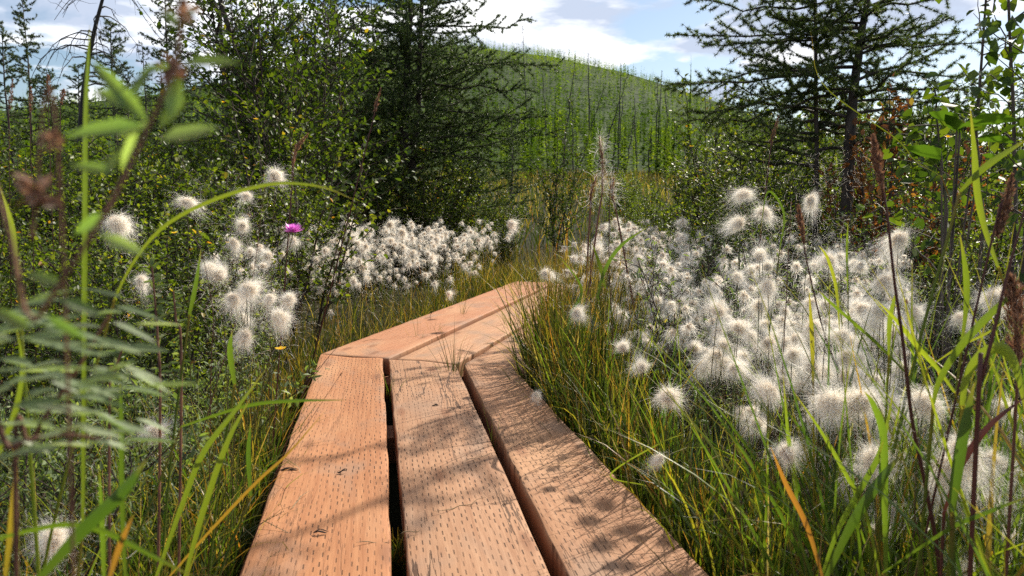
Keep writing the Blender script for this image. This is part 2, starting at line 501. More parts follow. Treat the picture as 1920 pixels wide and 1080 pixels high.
def plank(nl, nr, fr, fl, mat, label, warp):
    nl, nr, fr, fl = (np.array(q, float) for q in (nl, nr, fr, fl))
    ax = norm((fl - nl + fr - nr)[None])[0]
    rot = math.atan2(-ax[0], ax[1])
    c, s = math.cos(-rot), math.sin(-rot)
    loc = lambda q: np.array([c * (q - nl)[0] - s * (q - nl)[1], s * (q - nl)[0] + c * (q - nl)[1]])
    nl2, nr2, fr2, fl2 = (loc(q) for q in (nl, nr, fr, fl))
    W = np.linalg.norm(nr2 - nl2)
    T, K = .075, 110
    prof = [(0, -T), (0, -.05), (0, -.006), (.0012, -.0018), (.004, -.0004)] + [(W * q, 0) for q in (.08, .2, .35, .5, .65, .8, .92)] + \
           [(W - .004, -.0004), (W - .0012, -.0018), (W, -.006), (W, -.05), (W, -T)]
    prof = np.array(prof)
    y = np.linspace(0, 1, K)
    y = np.concatenate([[0, .001], y[1:-1], [.999, 1]]); K = len(y)
    S = prof[:, 0] / W
    P = (nl2[None, None] * (1 - S)[None, :, None] + nr2[None, None] * S[None, :, None]) * (1 - y)[:, None, None] + \
        (fl2[None, None] * (1 - S)[None, :, None] + fr2[None, None] * S[None, :, None]) * y[:, None, None]
    rg = np.random.default_rng(int(warp * 1000))
    Z = np.repeat(prof[None, :, 1], K, 0)
    Z[[0, -1]] -= .004 * (Z[[0, -1]] > -.02)
    yy = np.linspace(0, 1, K)
    ed = sum(rg.normal(0, .0011) * np.sin(yy * f + rg.uniform(0, 6)) for f in (9, 23, 51, 97, 170))
    ed2 = sum(rg.normal(0, .0011) * np.sin(yy * f + rg.uniform(0, 6)) for f in (9, 23, 51, 97, 170))
    P[:, :5, 0] += ed[:, None]; P[:, -5:, 0] += ed2[:, None]
    Z += (warp * .012 * np.sin(yy * 5 + warp * 9))[:, None] + (.003 * np.cos(S * 2 * PI) * rg.uniform(-1, 1))[None]
    V = np.concatenate([P, Z[..., None]], -1)
    k = len(prof)
    i = np.arange(K * k).reshape(K, k)
    g = Geo()
    g.add(V, np.stack([i[:-1, :-1], i[:-1, 1:], i[1:, 1:], i[1:, :-1]], -1).reshape(-1, 4))
    g.add(V[0], np.arange(k)[None]); g.add(V[-1], np.arange(k)[::-1][None])
    g.add(np.stack([V[0, 0], V[0, -1], V[-1, -1], V[-1, 0]]), [[0, 1, 2, 3]])
    o = part('plank', g.mesh('plank', mat), bw)
    o.location = (nl[0], nl[1], 0); o.rotation_euler = (0, 0, rot)
    tag(o, label)


def ext(a, b, y):                # the edge through a and b carried on to forward distance y
    a, b = np.array(a), np.array(b)
    return a + (b - a) * (y - a[1]) / (b[1] - a[1])

ORA, ORB = (.305, .126, .054), (.405, .19, .088)
TAA, TAB = (.29, .145, .076), (.39, .222, .128)
w1 = wood_mat('plank_orange', ORA, ORB, .95, .3, 1)
w2 = wood_mat('plank_tan', TAA, TAB, 1.0, 1, 2)
w3 = wood_mat('plank_brown', (.285, .135, .066), (.38, .205, .112), .9, .5, 3)
w4 = wood_mat('plank_red', (.34, .14, .066), (.43, .205, .108), .5, .1, 4)
w5 = wood_mat('plank_pale', (.36, .175, .09), (.46, .27, .155), .5, .2, 5)
w6 = wood_mat('plank_sand', (.34, .165, .085), (.44, .25, .14), .5, .2, 6)
nearY = -.6
S1 = [((-.513, 1.38), (-.228, 1.38), (-.582, 3.412), (-.888, 3.505)), ((-.193, 1.38), (.077, 1.38), (-.243, 3.285), (-.555, 3.400)), ((.108, 1.38), (.378, 1.38), (0.0, 3.200), (-.210, 3.275))]
for (a, b, c_, d_), mt, lb, wp in zip(S1, (w1, w2, w3), ('bright orange plank, outer left of the near stretch', 'cracked tan middle plank of the near stretch', 'brown right plank under the grass shadows'), (.1, .2, .3)):
    plank(ext(a, d_, nearY), ext(b, c_, nearY), c_, d_, mt, lb, wp)
H2 = math.radians(15.4); dv = np.array([math.sin(H2), math.cos(H2)])
for a, b, ln_, mt, lb, wp in [((-.889, 3.512), (-.556, 3.410), 3.45, w4, 'reddish outer plank beyond the bend', .15), ((-.519, 3.398), (-.244, 3.296), 3.35, w5, 'pale middle plank beyond the bend', .25), ((-.211, 3.284), (.072, 3.176), 3.25, w6, 'sandy inner plank beyond the bend', .12)]:
    plank(a, b, np.array(b) + dv * ln_, np.array(a) + dv * ln_, mt, lb, wp)
for (x0, y0, x1, y1) in ((-.68, 2.6, .14, 2.46), (-.42, .9, .48, .75), (-.92, 3.46, .06, 3.1), (-.6, 5.0, .5, 4.72), (-.15, 6.35, .75, 6.1)):
    g = Geo()
    a, b = np.array([x0, y0]), np.array([x1, y1])
    n2 = norm(np.array([[-(b - a)[1], (b - a)[0]]]))[0] * .07
    q = [a - n2, b - n2, b + n2, a + n2]
    V = [(*p_, -.078) for p_ in q] + [(*p_, -.20) for p_ in q]
    g.add(V, [[0, 1, 2, 3], [7, 6, 5, 4], [0, 4, 5, 1], [1, 5, 6, 2], [2, 6, 7, 3], [3, 7, 4, 0]])
    part('sleeper', g.mesh('sleeper', w3, False), bw)


def right_edge(y):
    return np.interp(y, [-1, 1.38, 3.2, 8], [.87, .378, .0, 1.25])


def left_edge(y):
    return np.interp(y, [-1, 1.38, 3.505, 8], [-.09, -.513, -.889, .28])


def off_boards(x, y, mr=.02, ml=.02):
    return (x > right_edge(y) + mr) | (x < left_edge(y) - ml)


# ------------------------------------------------------------------ grasses
def field(name, label, cat, x, y, hmin, hmax, wmin, wmax, mat, rng, lean=.25, curve=.9, K=6, azc=None, fold=0.0, rmax=1.0):
    n = len(x)
    base = np.stack([x, y, gz(x, y) - .01], -1)
    az = rng.uniform(-PI, PI, n) if azc is None else rng.normal(azc, .9, n)
    H = rng.uniform(hmin, hmax, n)
    P = blade_paths(base, az, np.abs(rng.normal(0, lean, n)), H, np.abs(rng.normal(0, curve, n)), K, rng.normal(0, .5, n))
    Wd = rng.uniform(wmin, wmax, n)
    prof = 1 - np.linspace(0, 1, K) ** 2.2 * .93
    fa = rng.uniform(-PI, PI, n)
    side = np.stack([np.cos(fa), np.sin(fa), 0 * fa], -1)
    g = Geo()
    ribbons(g, P, Wd[:, None] * prof[None], side, rng.random(n) ** 1.25 * rmax, fold)
    return tag(link(bpy.data.objects.new(name, g.mesh(name, mat))), label, cat, kind='stuff')


def scatter(n, x0, x1, y0, y1, rng, keep):
    x, y = rng.uniform(x0, x1, n), rng.uniform(y0, y1, n)
    k = keep(x, y)
    return x[k], y[k]

rng = np.random.default_rng(21)
y = rng.uniform(.5, 7.5, 3300); x = right_edge(y) + .02 + np.abs(rng.normal(0, np.where(y < 2.6, .12, .2)))
field('grass', 'dense dark sedge along the inner edge of the boardwalk', 'grass', x, y, .18, .50, .003, .0066, SEDGE, rng, .2, .8)
y = rng.uniform(2.5, 4.2, 1000); x = np.maximum(right_edge(y) + .03, .05) + np.abs(rng.normal(0, .16, len(y)))
field('grass', 'tallest dark sedge crowding the inner corner of the boardwalk bend', 'grass', x, y, .42, .74, .0035, .0075, SEDGE, rng, .14, .5)
y = rng.uniform(1.2, 4.2, 700); x = np.maximum(right_edge(y) + .05, .07) + np.abs(rng.normal(0, .16, len(y)))
field('broad_grass', 'scattered wider green and yellow blades standing in the dark sedge', 'grass', x, y, .25, .62, .0038, .0072, BROAD, rng, .2, .9, 9, fold=.15)
y = rng.uniform(6.2, 9.5, 2800); x = rng.uniform(-.6, 1.6, len(y))
field('grass', 'green sedge closing the view behind the far end of the boardwalk', 'grass', x, y, .2, .5, .003, .006, SEDGE, rng, .18, .7)
y = rng.uniform(2.4, 8.5, 4600); x = left_edge(y) - .02 - np.abs(rng.normal(0, .28, len(y)))
field('grass', 'short green sedge in front of the far cottongrass', 'grass', x, y, .10, .30, .0024, .005, SEDGE, rng, .2, .8)
x, y = scatter(11500, -5.5, 6.5, .6, 9, rng, lambda a, b: off_boards(a, b, .15, .1) & (np.abs(a) < 1.0 * b + 1.2) & ~((a > right_edge(b) + .3) & (b < 4.2) & (rng.random(len(a)) < .6)))
field('grass', 'mixed thin green grass through the whole bog', 'grass', x, y, .15, .42, .0025, .0055, SEDGE, rng, .25, .9)
y = rng.uniform(.2, 2.6, 4200); x = left_edge(y) - .03 - np.abs(rng.normal(0, .45, len(y)))
field('grass', 'yellow green grass beside the near left plank', 'grass', x, y, .15, .42, .002, .005, SEDGE, rng, .35, 1.0)
x, y = scatter(9000, -3.5, 4, 1.25, 7, rng, lambda a, b: off_boards(a, b, .03, .03))
field('dry_grass', 'pale dry curled grass lying low in the bog', 'dry grass', x, y, .08, .26, .0010, .0018, DRY, rng, .7, 2.0, 7)
x, y = scatter(17000, -6, 14, 11, 60, rng, lambda a, b: np.abs(a - 1.5) < .27 * b + 2)
field('grass', 'yellowish far meadow at the foot of the hill', 'meadow', x, y, .35, .8, .012, .03, SEDGE, rng, .2, .7, 5)

# broad blades near the lens on both sides
y = rng.uniform(.60, 1.6, 1000); x = right_edge(y) + .12 + np.abs(rng.normal(.12, .42, len(y)))
k = x > .34 * y + .10; x, y = x[k], y[k]
field('broad_grass', 'broad yellow green grass at the near right corner', 'grass', x, y, .36, .84, .0045, .0105, BROAD, rng, .24, .8, 9, fold=.15, rmax=.96)
y = rng.uniform(.55, 2.0, 520); x = left_edge(y) - .08 - np.abs(rng.normal(.03, .35, len(y)))
field('broad_grass', 'broad yellow green grass at the near left corner', 'grass', x, y, .22, .52, .0025, .0065, BROAD, rng, .28, .8, 9, fold=.15, rmax=.9)


# ------------------------------------------------------------------ cottongrass
def head_geo(seed, nh, wid, Rr, sag=.6, wind=0.0, up=0.0, stretch=1.0):
    """A cottongrass head: hairs spring from a small seed cluster, arch over and hang like a mop."""
    rng = np.random.default_rng(seed)
    g = Geo()
    d = rv(nh, rng); d[:, 2] = d[:, 2] * .8 + .22 + up; d = norm(d)
    K = 7
    s = np.linspace(0, 1, K)
    nc = int(rng.integers(16, 26))
    cd_ = rv(nc, rng); cd_[:, 2] = cd_[:, 2] * .8 + .15 + up; cd_ = norm(cd_)
    cl = rng.uniform(.5, 1.2, nc)
    cb_ = rng.normal(0, .48, (nc, 3)); cb_[:, 2] -= sag * rng.uniform(.2, .9, nc); cb_ += np.array([wind, .5 * wind, 0])
    ci = np.argmax(d @ cd_.T + rng.gumbel(0, .10, (nh, nc)), 1)
    short = rng.random(nh) < .66
    Ls = Rr * np.where(short, rng.uniform(.32, .78, nh) * (.6 + .4 * cl[ci]), cl[ci] * rng.uniform(.75, 1.15, nh)) * np.where(rng.random(nh) < .06, rng.uniform(1.2, 1.7, nh), 1)
    bend = rng.normal(0, .34, (nh, 3)) + cb_[ci] * .5
    bend[:, 2] -= sag * rng.uniform(.1, .6, nh)
    own = d[:, None] * s[None, :, None] + bend[:, None] * (s ** 2)[None, :, None] * .6
    cpath = cd_[ci][:, None] * s[None, :, None] + cb_[ci][:, None] * (s ** 2)[None, :, None] * .8
    k_ = (s ** 1.3)[None, :, None] * rng.uniform(.15, .8, (nh, 1, 1))
    P = own * (1 - k_) + cpath * k_
    P[:, 1:] += np.cumsum(rng.normal(0, .095, (nh, K - 1, 3)), 1)
    P = P * Ls[:, None, None]
    P[..., 2] *= stretch
    P = P + np.array([0, 0, Rr * .1]) + rng.normal(0, .0022, (nh, 1, 3))
    side = norm(np.cross(d, rv(nh, rng)))
    prof = np.array([.7, 1, 1, .9, .75, .5, .2]) * wid
    ribbons(g, P, prof[None] * (rng.uniform(.7, 1.35, nh) * np.where(short, 1.0, .6))[:, None], side, rng.random(nh))
    return g

SPEC = [(1.1, 0, .05, 1), (1.4, .6, .1, 1), (1.0, -.6, .15, 1.05), (2.0, .9, .1, 1.1), (1.2, .2, .3, 1.1), (1.9, -.5, .15, 1.25), (.8, .3, .5, 1.3)]
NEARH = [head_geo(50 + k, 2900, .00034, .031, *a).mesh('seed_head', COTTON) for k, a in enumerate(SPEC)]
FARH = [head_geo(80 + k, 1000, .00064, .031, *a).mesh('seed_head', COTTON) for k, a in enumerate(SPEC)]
HEADS = []
g = Geo(); g_rng = np.random.default_rng(5)
leaves(g, np.zeros((14, 3)), norm(g_rng.normal(0, .5, (14, 3)) + [0, 0, -.55]), rv(14, g_rng), .010, .003, g_rng.random(14))
CUP = g.mesh('bract', SEEDB)
CSTEM = leaf_mat('cotton_stem', [(0, (.045, .07, .016)), (.6, (.08, .10, .025)), (1, (.12, .075, .035))], .25)


def cotton(x, y, z, size, label, group, rng, lean=None, base=None):
    dd = math.hypot(x, y)
    if base is None:
        a = rng.uniform(-PI, PI) if lean is None else lean[0]
        q = rng.uniform(.01, .07) if lean is None else lean[1]
        base = (x - q * math.sin(a), y - q * math.cos(a))
    if not off_boards(base[0], base[1], .04, .04):
        l, r = left_edge(base[1]) - .05, right_edge(base[1]) + .05
        base = (l if base[0] - l < r - base[0] else r, base[1])
    b = np.array([base[0], base[1], float(gz(base[0], base[1])) - .01])
    o = thing('cottongrass', label, 'cottongrass', b, 0, group)
    tip = np.array([x, y, z]) - b
    s = np.linspace(0, 1, 8)[:, None]
    P = np.concatenate([tip[None, :2] * s ** 1.7, tip[2] * s], 1)
    g = Geo(); tube(g, P, np.linspace(.0013, .0008, 8) * (1 if dd < 4 else 1.5), 4, rng.random())
    part('stem', g.mesh('stem', CSTEM), o)
    me = (NEARH if dd < 3.2 else FARH)[rng.integers(7)]
    h = part('seed_head', me, o)
    HEADS.append((x, y, z))
    sc_ = size / (.051 if dd < 3.2 else .044) * rng.uniform(.85, 1.15)
    h.location = tuple(tip); h.scale = (sc_ * rng.uniform(.8, 1.25), sc_ * rng.uniform(.8, 1.25), sc_ * rng.uniform(.75, 1.15)); h.rotation_euler = (rng.normal(0, .5), rng.normal(0, .5), rng.uniform(0, 6.28))
    if dd < 2.6:
        c = part('bract', CUP, h)
    return o

rng = np.random.default_rng(77)
# heads that stand out in the photograph, each with its own place
SPECIAL = [
    (960, 420, 4.6, .085, 'tall round white cottongrass head standing alone above the bend of the boardwalk'),
    (842, 551, 4.7, .055, 'single small cottongrass head leaning over the outer edge of the boardwalk'),
    (1083, 588, 2.5, .072, 'ragged cottongrass head low in front of the dark sedge by the bend'),
    (1022, 514, 3.1, .075, 'spiky round cottongrass head just behind the far end of the planks'),
    (1005, 741, 2.3, .045, 'small fallen cottongrass head at the right edge of the planks'),
    (288, 812, 1.35, .050, 'lone drooping cottongrass head in the low left undergrowth'),
    (222, 422, 1.6, .080, 'big shaggy cottongrass head behind the blurred leafy sprig'),
    (516, 332, 2.1, .066, 'highest cottongrass head left of the purple flower'),
    (463, 368, 2.1, .052, 'cottongrass head just under the highest one on the left'),
    (352, 380, 1.9, .060, 'thin wispy cottongrass head in front of the left shrubs'),
    (455, 424, 1.9, .070, 'wide flattened cottongrass head beside the purple flower'),
    (440, 455, 1.9, .050, 'small cottongrass head under the wide flattened one'),
    (470, 470, 2.0, .050, 'small upright cottongrass head under the purple flower'),
    (395, 505, 1.6, .055, 'upper cottongrass head of the near left clump'),
    (415, 520, 1.6, .055, 'pale hanging cottongrass head in the near left clump'),
    (465, 545, 1.5, .066, 'brightest long cottongrass head of the near left clump'),
    (435, 560, 1.5, .052, 'wide low cottongrass head of the near left clump'),
    (525, 598, 1.6, .068, 'round full cottongrass head low beside the left plank edge'),
    (540, 562, 1.7, .055, 'cottongrass head directly above the round full one'),
    (505, 560, 1.7, .050, 'cottongrass head between the left clump and the round full one'),
    (460, 630, 1.5, .056, 'lowest cottongrass head of the near left clump'),
    (265, 528, 1.5, .050, 'half hidden cottongrass head behind the leafy green sprig'),
    (1440, 540, 1.75, .068, 'spiky cottongrass head with tan centre in the middle of the right stand'),
    (1384, 520, 1.9, .042, 'narrow pointed cottongrass head on the edge of the right stand'),
    (1553, 490, 1.9, .078, 'very large soft cottongrass head between dark shrub and stand'),
    (1425, 483, 1.95, .068, 'bright cottongrass head with a dark stem across it'),
    (1346, 585, 1.7, .068, 'flat topped cottongrass head with swept hairs in the right stand'),
    (1385, 615, 1.65, .060, 'cottongrass head under the flat topped swept one'),
    (1580, 632, 1.4, .052, 'compact swept cottongrass head in front of the dark gap'),
    (1587, 672, 1.35, .054, 'bright rounded cottongrass head below the compact swept one'),
    (1549, 604, 1.5, .034, 'small star shaped cottongrass head in the dark gap'),
    (1685, 450, 1.5, .060, 'shaggy cottongrass head beside the tall purple stalk'),
    (1655, 530, 1.5, .066, 'long side swept cottongrass head behind the purple stalk'),
    (1655, 585, 1.45, .060, 'cottongrass head hanging under the long side swept one'),
    (1713, 588, 1.4, .052, 'cottongrass head right of the tall purple stalk'),
    (1800, 600, 1.35, .058, 'wide cottongrass head before the black shade at the right'),
    (1395, 365, 2.3, .080, 'topmost cottongrass plume above the right stand'),
    (1432, 400, 2.2, .070, 'second high cottongrass plume against the dark shrubs'),
    (1385, 420, 2.3, .070, 'thin starry cottongrass head below the topmost plume'),
    (1520, 378, 2.0, .050, 'torn cottongrass tuft caught against the dark right shrub'),
    (1255, 745, 1.75, .066, 'cottongrass head with brown centre near the sedge bank'),
    (1237, 860, 1.45, .032, 'tiny closed cottongrass head low in the dark sedge'),
    (1170, 655, 2.1, .060, 'cottongrass head half buried in the sedge bank'),
    (1205, 690, 2.0, .066, 'swept cottongrass head just inside the sedge bank'),
    (1380, 690, 1.55, .048, 'cottongrass head with a bent neck in the right stand'),
    (1440, 735, 1.35, .066, 'full cottongrass head low in the right stand'),
    (1560, 760, 1.20, .080, 'broad cottongrass mass head behind the yellow blades'),
    (1610, 755, 1.20, .070, 'pale cottongrass head between crossing yellow blades'),
    (1640, 870, 1.05, .058, 'low cottongrass head wrapped by green blades'),
    (1800, 850, 1.0, .070, 'near cottongrass head behind the dark purple blade'),
    (1730, 760, 1.1, .066, 'cottongrass head behind the tall near stems'),
    (1780, 880, 1.05, .070, 'lowest cottongrass head in the near right corner'),
    (1475, 850, 1.15, .050, 'drooping cottongrass head beside the red blade'),
    (100, 1010, .85, .060, 'torn cottongrass head low in the near left corner'),
    (1870, 560, 1.3, .060, 'dull cottongrass head at the right beside the foxtail spike'),
]
for (px, py, d, s, lb) in SPECIAL:
    p = at(px, py, d)
    ln = (rng.uniform(-PI, PI), .03)
    if px == 842: ln = (PI * .95, .18)
    cotton(p[0], p[1], max(p[2], float(gz(p[0], p[1])) + .04), s * (.70 if px < 600 else .86), lb, None, rng, lean=ln)


def stand(n, cond, x0, x1, y0, y1, zlo, zhi, label, group, size=(.036, .062), gap=.06):
    pts, out = [], 0
    tries = 0
    while out < n and tries < n * 60:
        tries += 1
        x, y = rng.uniform(x0, x1), rng.uniform(y0, y1)
        if not cond(x, y): continue
        if any((x - a) ** 2 + (y - b) ** 2 < gap ** 2 for a, b in pts[-60:]): continue
        pts.append((x, y)); out += 1
        z = zlo + (zhi - zlo) * rng.beta(2.4, 1.5)
        cotton(x, y, z, rng.uniform(*size), label, group, rng)

px_of = lambda x, y: 960 + F * x / (y * math.cos(PITCH) + .06)
LEFTBANK = lambda x, y: x < left_edge(y) - (.12 if y > 4.6 else .2) and px_of(x, y) > 600 - 20 * (y - 4)
FARBANK = lambda x, y: x > right_edge(y) + .1 and 985 < px_of(x, y) < 1340
OPEN = lambda x, y: x > right_edge(y) + .24 + .06 * (y > 2) and 1015 < px_of(x, y) < 1700
stand(20, LEFTBANK, -1.9, .6, 4.0, 6.0, .10, .58, 'fluffy cottongrass stalk in the dense white bank left of the boardwalk bend', 'cottongrass bank beyond the bend', (.05, .08))
stand(12, FARBANK, .05, 2.0, 3.4, 5.2, .18, .62, 'fluffy cottongrass stalk in the white bank behind the dark sedge', 'cottongrass bank behind the sedge', (.05, .078))
stand(62, OPEN, .4, 1.9, 2.1, 3.3, .08, .52, 'fluffy cottongrass stalk in the open stand in front of the dark right shrubs', 'cottongrass stand before the right shrubs', (.04, .064))
stand(94, OPEN, .3, 1.2, 1.3, 2.1, .04, .46, 'fluffy cottongrass stalk in the open drift beside the dark sedge bank', 'cottongrass drift beside the sedge', (.036, .058), .05)
stand(26, lambda x, y: x > right_edge(y) + .26 and px_of(x, y) > 1380, .4, .95, .95, 1.40, .04, .34, 'fluffy cottongrass stalk among broad yellow green grass blades', 'cottongrass among the near broad grass', (.04, .056), .05)
stand(34, lambda x, y: x < left_edge(y) - .16 and 400 < px_of(x, y) < 690, -1.7, -.3, 1.9, 4.6, .14, .56, 'fluffy cottongrass stalk scattered over the low left shrubs', 'cottongrass over the low left shrubs', (.042, .058))

rng2 = np.random.default_rng(88)
g = Geo(); gs = Geo()
lowh = [head_geo(120 + k, 260, .0013, .031, *SPEC[k]) for k in range(5)]
cnt = 0
while cnt < 1080:
    kind = 0 if cnt < 420 else (1 if cnt < 680 else 2)
    y = rng2.uniform(*((3.8, 7.6), (3.5, 7.2), (2.1, 4.4))[kind]); x = rng2.uniform(*((-1.9, .6), (.1, 2.6), (.4, 2.3))[kind])
    if not (LEFTBANK, FARBANK, OPEN)[kind](x, y): continue
    z = .06 + .48 * rng2.beta(1.7, 1.4); h = lowh[rng2.integers(5)]; a = rng2.uniform(0, 6.28); k = rng2.uniform(.75, 1.5) * (.8 if kind == 2 else 1)
    V = np.concatenate(h.v) * k; V = np.stack([V[:, 0] * math.cos(a) - V[:, 1] * math.sin(a), V[:, 0] * math.sin(a) + V[:, 1] * math.cos(a), V[:, 2]], -1) + [x, y, z]
    g.add(V, h.f[0], np.concatenate(h.r), np.concatenate(h.t))
    HEADS.append((x, y, z)); cnt += 1
tag(link(bpy.data.objects.new('cottongrass_mass', g.mesh('cottongrass_mass', COTTON))), 'rest of the crowded white cottongrass heads in the far banks', 'cottongrass', kind='stuff')

# loose hair blown off the heads and caught in stems
def fluff(n, fn, spread, label, wid=.0005):
    g = Geo(); K = 7
    c = fn(n)
    P = np.zeros((n, K, 3)); P[:, 0] = c
    d = rv(n, rng)
    for k in range(1, K):
        d = norm(d + rng.normal(0, .38, (n, 3)))
        P[:, k] = P[:, k - 1] + d * spread[:, None]
    ribbons(g, P, np.full((n, K), wid) * rng.uniform(.6, 1.4, (n, 1)), rv(n, rng), rng.random(n))
    tag(link(bpy.data.objects.new('cotton_fluff', g.mesh('cotton_fluff', COTTON))), label, 'fluff', kind='stuff')


def clump_pts(n, centers, sig):
    ci = rng.integers(len(centers), size=n)
    return centers[ci] + rng.normal(0, 1, (n, 3)) * sig

HA = np.array(HEADS)
right_h = HA[(HA[:, 0] > right_edge(HA[:, 1]) + .1) & (HA[:, 1] < 3.3)]
far_h = HA[HA[:, 1] > 3.3]
left_h = HA[(HA[:, 0] < 0) & (HA[:, 1] < 3.3)]
fluff(9000, lambda n: clump_pts(n, right_h - [0, 0, .05], np.array([.05, .05, .06])), rng.uniform(.003, .008, 9000), 'white hair caught among the right hand cottongrass stalks', .0003)
fluff(9000, lambda n: clump_pts(n, far_h - [0, 0, .06], np.array([.07, .07, .07])), rng.uniform(.004, .009, 9000), 'white hair drifting through the far cottongrass banks', .0007)
fluff(2600, lambda n: clump_pts(n, left_h - [0, 0, .03], np.array([.03, .03, .04])), rng.uniform(.003, .006, 2600), 'white hair caught in the low left undergrowth', .00026)
cen = np.array([[*np.array(at(px, py, d))] for px, py, d in [(1400, 380, 2.3), (1430, 420, 2.2), (1530, 330, 3.2), (1600, 330, 3.0), (1300, 310, 3.6), (1350, 300, 3.6), (1860, 530, 1.4), (1830, 640, 1.4), (1480, 440, 2.4), (1560, 430, 2.6)]])
fluff(1300, lambda n: clump_pts(n, cen, .06), rng.uniform(.004, .009, 1300), 'white hair snagged on the right hand shrubs', .00028)


# ------------------------------------------------------------------ shrubs
def shrub_meshes(kind, seed, h, spread, nst, nbr, nleaf, lsz, mat, wood, asp=.85, rad=.006):
    rng = np.random.default_rng(seed)
    gw, gl = Geo(), Geo()
    lp, ld = [], []
    for s in range(nst):
        a = rng.uniform(0, 2 * PI); lean = rng.uniform(.05, spread)
        hh = h * rng.uniform(.62, 1.05)
        K = 9; tt = np.linspace(0, 1, K)
        dirn = np.array([math.sin(a), math.cos(a), 0])
        P = dirn * (rng.uniform(0, .12) + lean * hh * tt ** 1.2)[:, None] + np.array([0, 0, 1]) * (hh * tt * (1 - .1 * lean * tt))[:, None]
        P[1:] += np.cumsum(rng.normal(0, .012 * h, (K - 1, 3)), 0) * .8
        tube(gw, P, np.linspace(rad, rad * .22, K), 5)
        paths = [(P, .3)]
        for b in range(nbr):
            t0 = rng.uniform(.22, .97); i0 = t0 * (K - 1); i = int(i0); o = P[i] + (P[min(i + 1, K - 1)] - P[i]) * (i0 - i)
            bl = h * rng.uniform(.12, .34) * (1.15 - .6 * t0)
            bd = norm((rv(1, rng) * np.array([1, 1, .35]) + dirn * .3 + np.array([0, 0, .75])))[0]
            Q = o + bd * (bl * np.linspace(0, 1, 5))[:, None] + np.concatenate([np.zeros((1, 3)), np.cumsum(rng.normal(0, .016 * h, (4, 3)), 0)]) * .6
            tube(gw, Q, np.linspace(rad * .4, rad * .14, 5), 4)
            paths.append((Q, .08))
        Ls = np.array([np.linalg.norm(p[-1] - p[0]) for p, _ in paths])
        cnt = np.maximum(1, (nleaf / nst * Ls / Ls.sum()).astype(int))
        for (p, t0), c in zip(paths, cnt):
            u = rng.uniform(t0, 1, c) * (len(p) - 1); i = np.minimum(u.astype(int), len(p) - 2)
            lp.append(p[i] + (p[i + 1] - p[i]) * (u - i)[:, None] + rng.normal(0, lsz * .35, (c, 3)))
            ld.append(norm(p[i + 1] - p[i]) * .5)
    lp, ld = np.concatenate(lp), np.concatenate(ld)
    n = len(lp)
    d = norm(ld + rv(n, rng))
    nr = norm(rv(n, rng) * .75 + np.array([0, 0, .9]))
    sz = lsz * rng.uniform(.55, 1.2, n)
    leaves(gl, lp, d, nr, sz, sz * asp, np.clip(rng.beta(2, 2.4, n) + .25 * (rng.random(n) < .05), 0, 1))
    return gw.mesh('stem', wood), gl.mesh('foliage', mat)


def proto(name, me):
    return name, me

BIRCHES = [shrub_meshes('b', 200 + k, 1.0, .45, 13, 13, 3600, .021, BIRCHL, TWIG) for k in range(4)]
SPARSE = [shrub_meshes('s', 230 + k, 1.0, .35, 9, 10, 1100, .019, BIRCHL, TWIG) for k in range(2)]
CINQ = [shrub_meshes('c', 210 + k, .6, .6, 13, 11, 3000, .021, GREYL, TWIG, .30) for k in range(3)]
SALLOW = [shrub_meshes('w', 220 + k, 1.0, .45, 12, 12, 1100, .034, GREYL, TWIG, .28) for k in range(2)]
RUST = [shrub_meshes('r', 240, 1.0, .5, 10, 11, 1100, .036, RUSTL, TWIG, .6)]
TALL = [shrub_meshes('t', 250 + k, 3.0, .16, 6, 26, 3000, .048, YOUNGL, TWIG, .62, .011) for k in range(3)]
LOW = [shrub_meshes('l', 260 + k, .32, .8, 10, 8, 900, .024, GREYL, TWIG, .36, .003) for k in range(3)]


def plant(name, label, cat, pool, k, x, y, s, group, rng, z=None):
    o = thing(name, label, cat, (x, y, float(gz(x, y)) - .02 if z is None else z), rng.uniform(0, 6.28), group, s)
    part('stem', pool[k][0], o); part('foliage', pool[k][1], o)
    return o


def band(n, name, label, cat, pool, pxr, yr, hr, group, seed, unit=1.0, keep=None, gap=.35):
    rng = np.random.default_rng(seed)
    pts = []
    for _ in range(n * 40):
        if len(pts) >= n: break
        y = rng.uniform(*yr); x = (rng.uniform(*pxr) - 960) / F * y
        if not off_boards(x, y, .35, .35) or (keep and not keep(x, y)): continue
        if any((x - a) ** 2 + (y - b) ** 2 < gap ** 2 for a, b in pts): continue
        pts.append((x, y))
        h = rng.uniform(*hr) / unit
        plant(name, label, cat, pool, rng.integers(len(pool)), x, y, (h * rng.uniform(.9, 1.2), h * rng.uniform(.9, 1.2), h), group, rng)

clear = lambda x, y: not (y < 8.4 and px_of(x, y) > 585 - 18 * (y - 4) and px_of(x, y) < 1300)
band(13, 'dwarf_birch', 'waist high dwarf birch shrub with tiny round leaves by the left grass', 'shrub', BIRCHES, (-120, 430), (2.3, 4.0), (.72, .98), 'near dwarf birch on the left', 301, keep=clear)
band(24, 'dwarf_birch', 'tall dwarf birch shrub with tiny shiny leaves behind the left cottongrass', 'shrub', BIRCHES, (-150, 640), (4.0, 6.6), (1.05, 1.5), 'tall dwarf birch on the left', 302, keep=clear, gap=.45)
band(15, 'dwarf_birch', 'dark dwarf birch shrub in the shade under the big double trunked larch', 'shrub', BIRCHES, (300, 900), (6.6, 9.2), (1.2, 1.65), 'dwarf birch under the big larch', 303, keep=clear, gap=.5)
band(20, 'dwarf_birch', 'low dwarf birch shrub along the back of the white cottongrass banks', 'shrub', BIRCHES, (620, 1300), (8.5, 11.5), (.78, 1.12), 'low dwarf birch behind the cottongrass', 304, gap=.5)
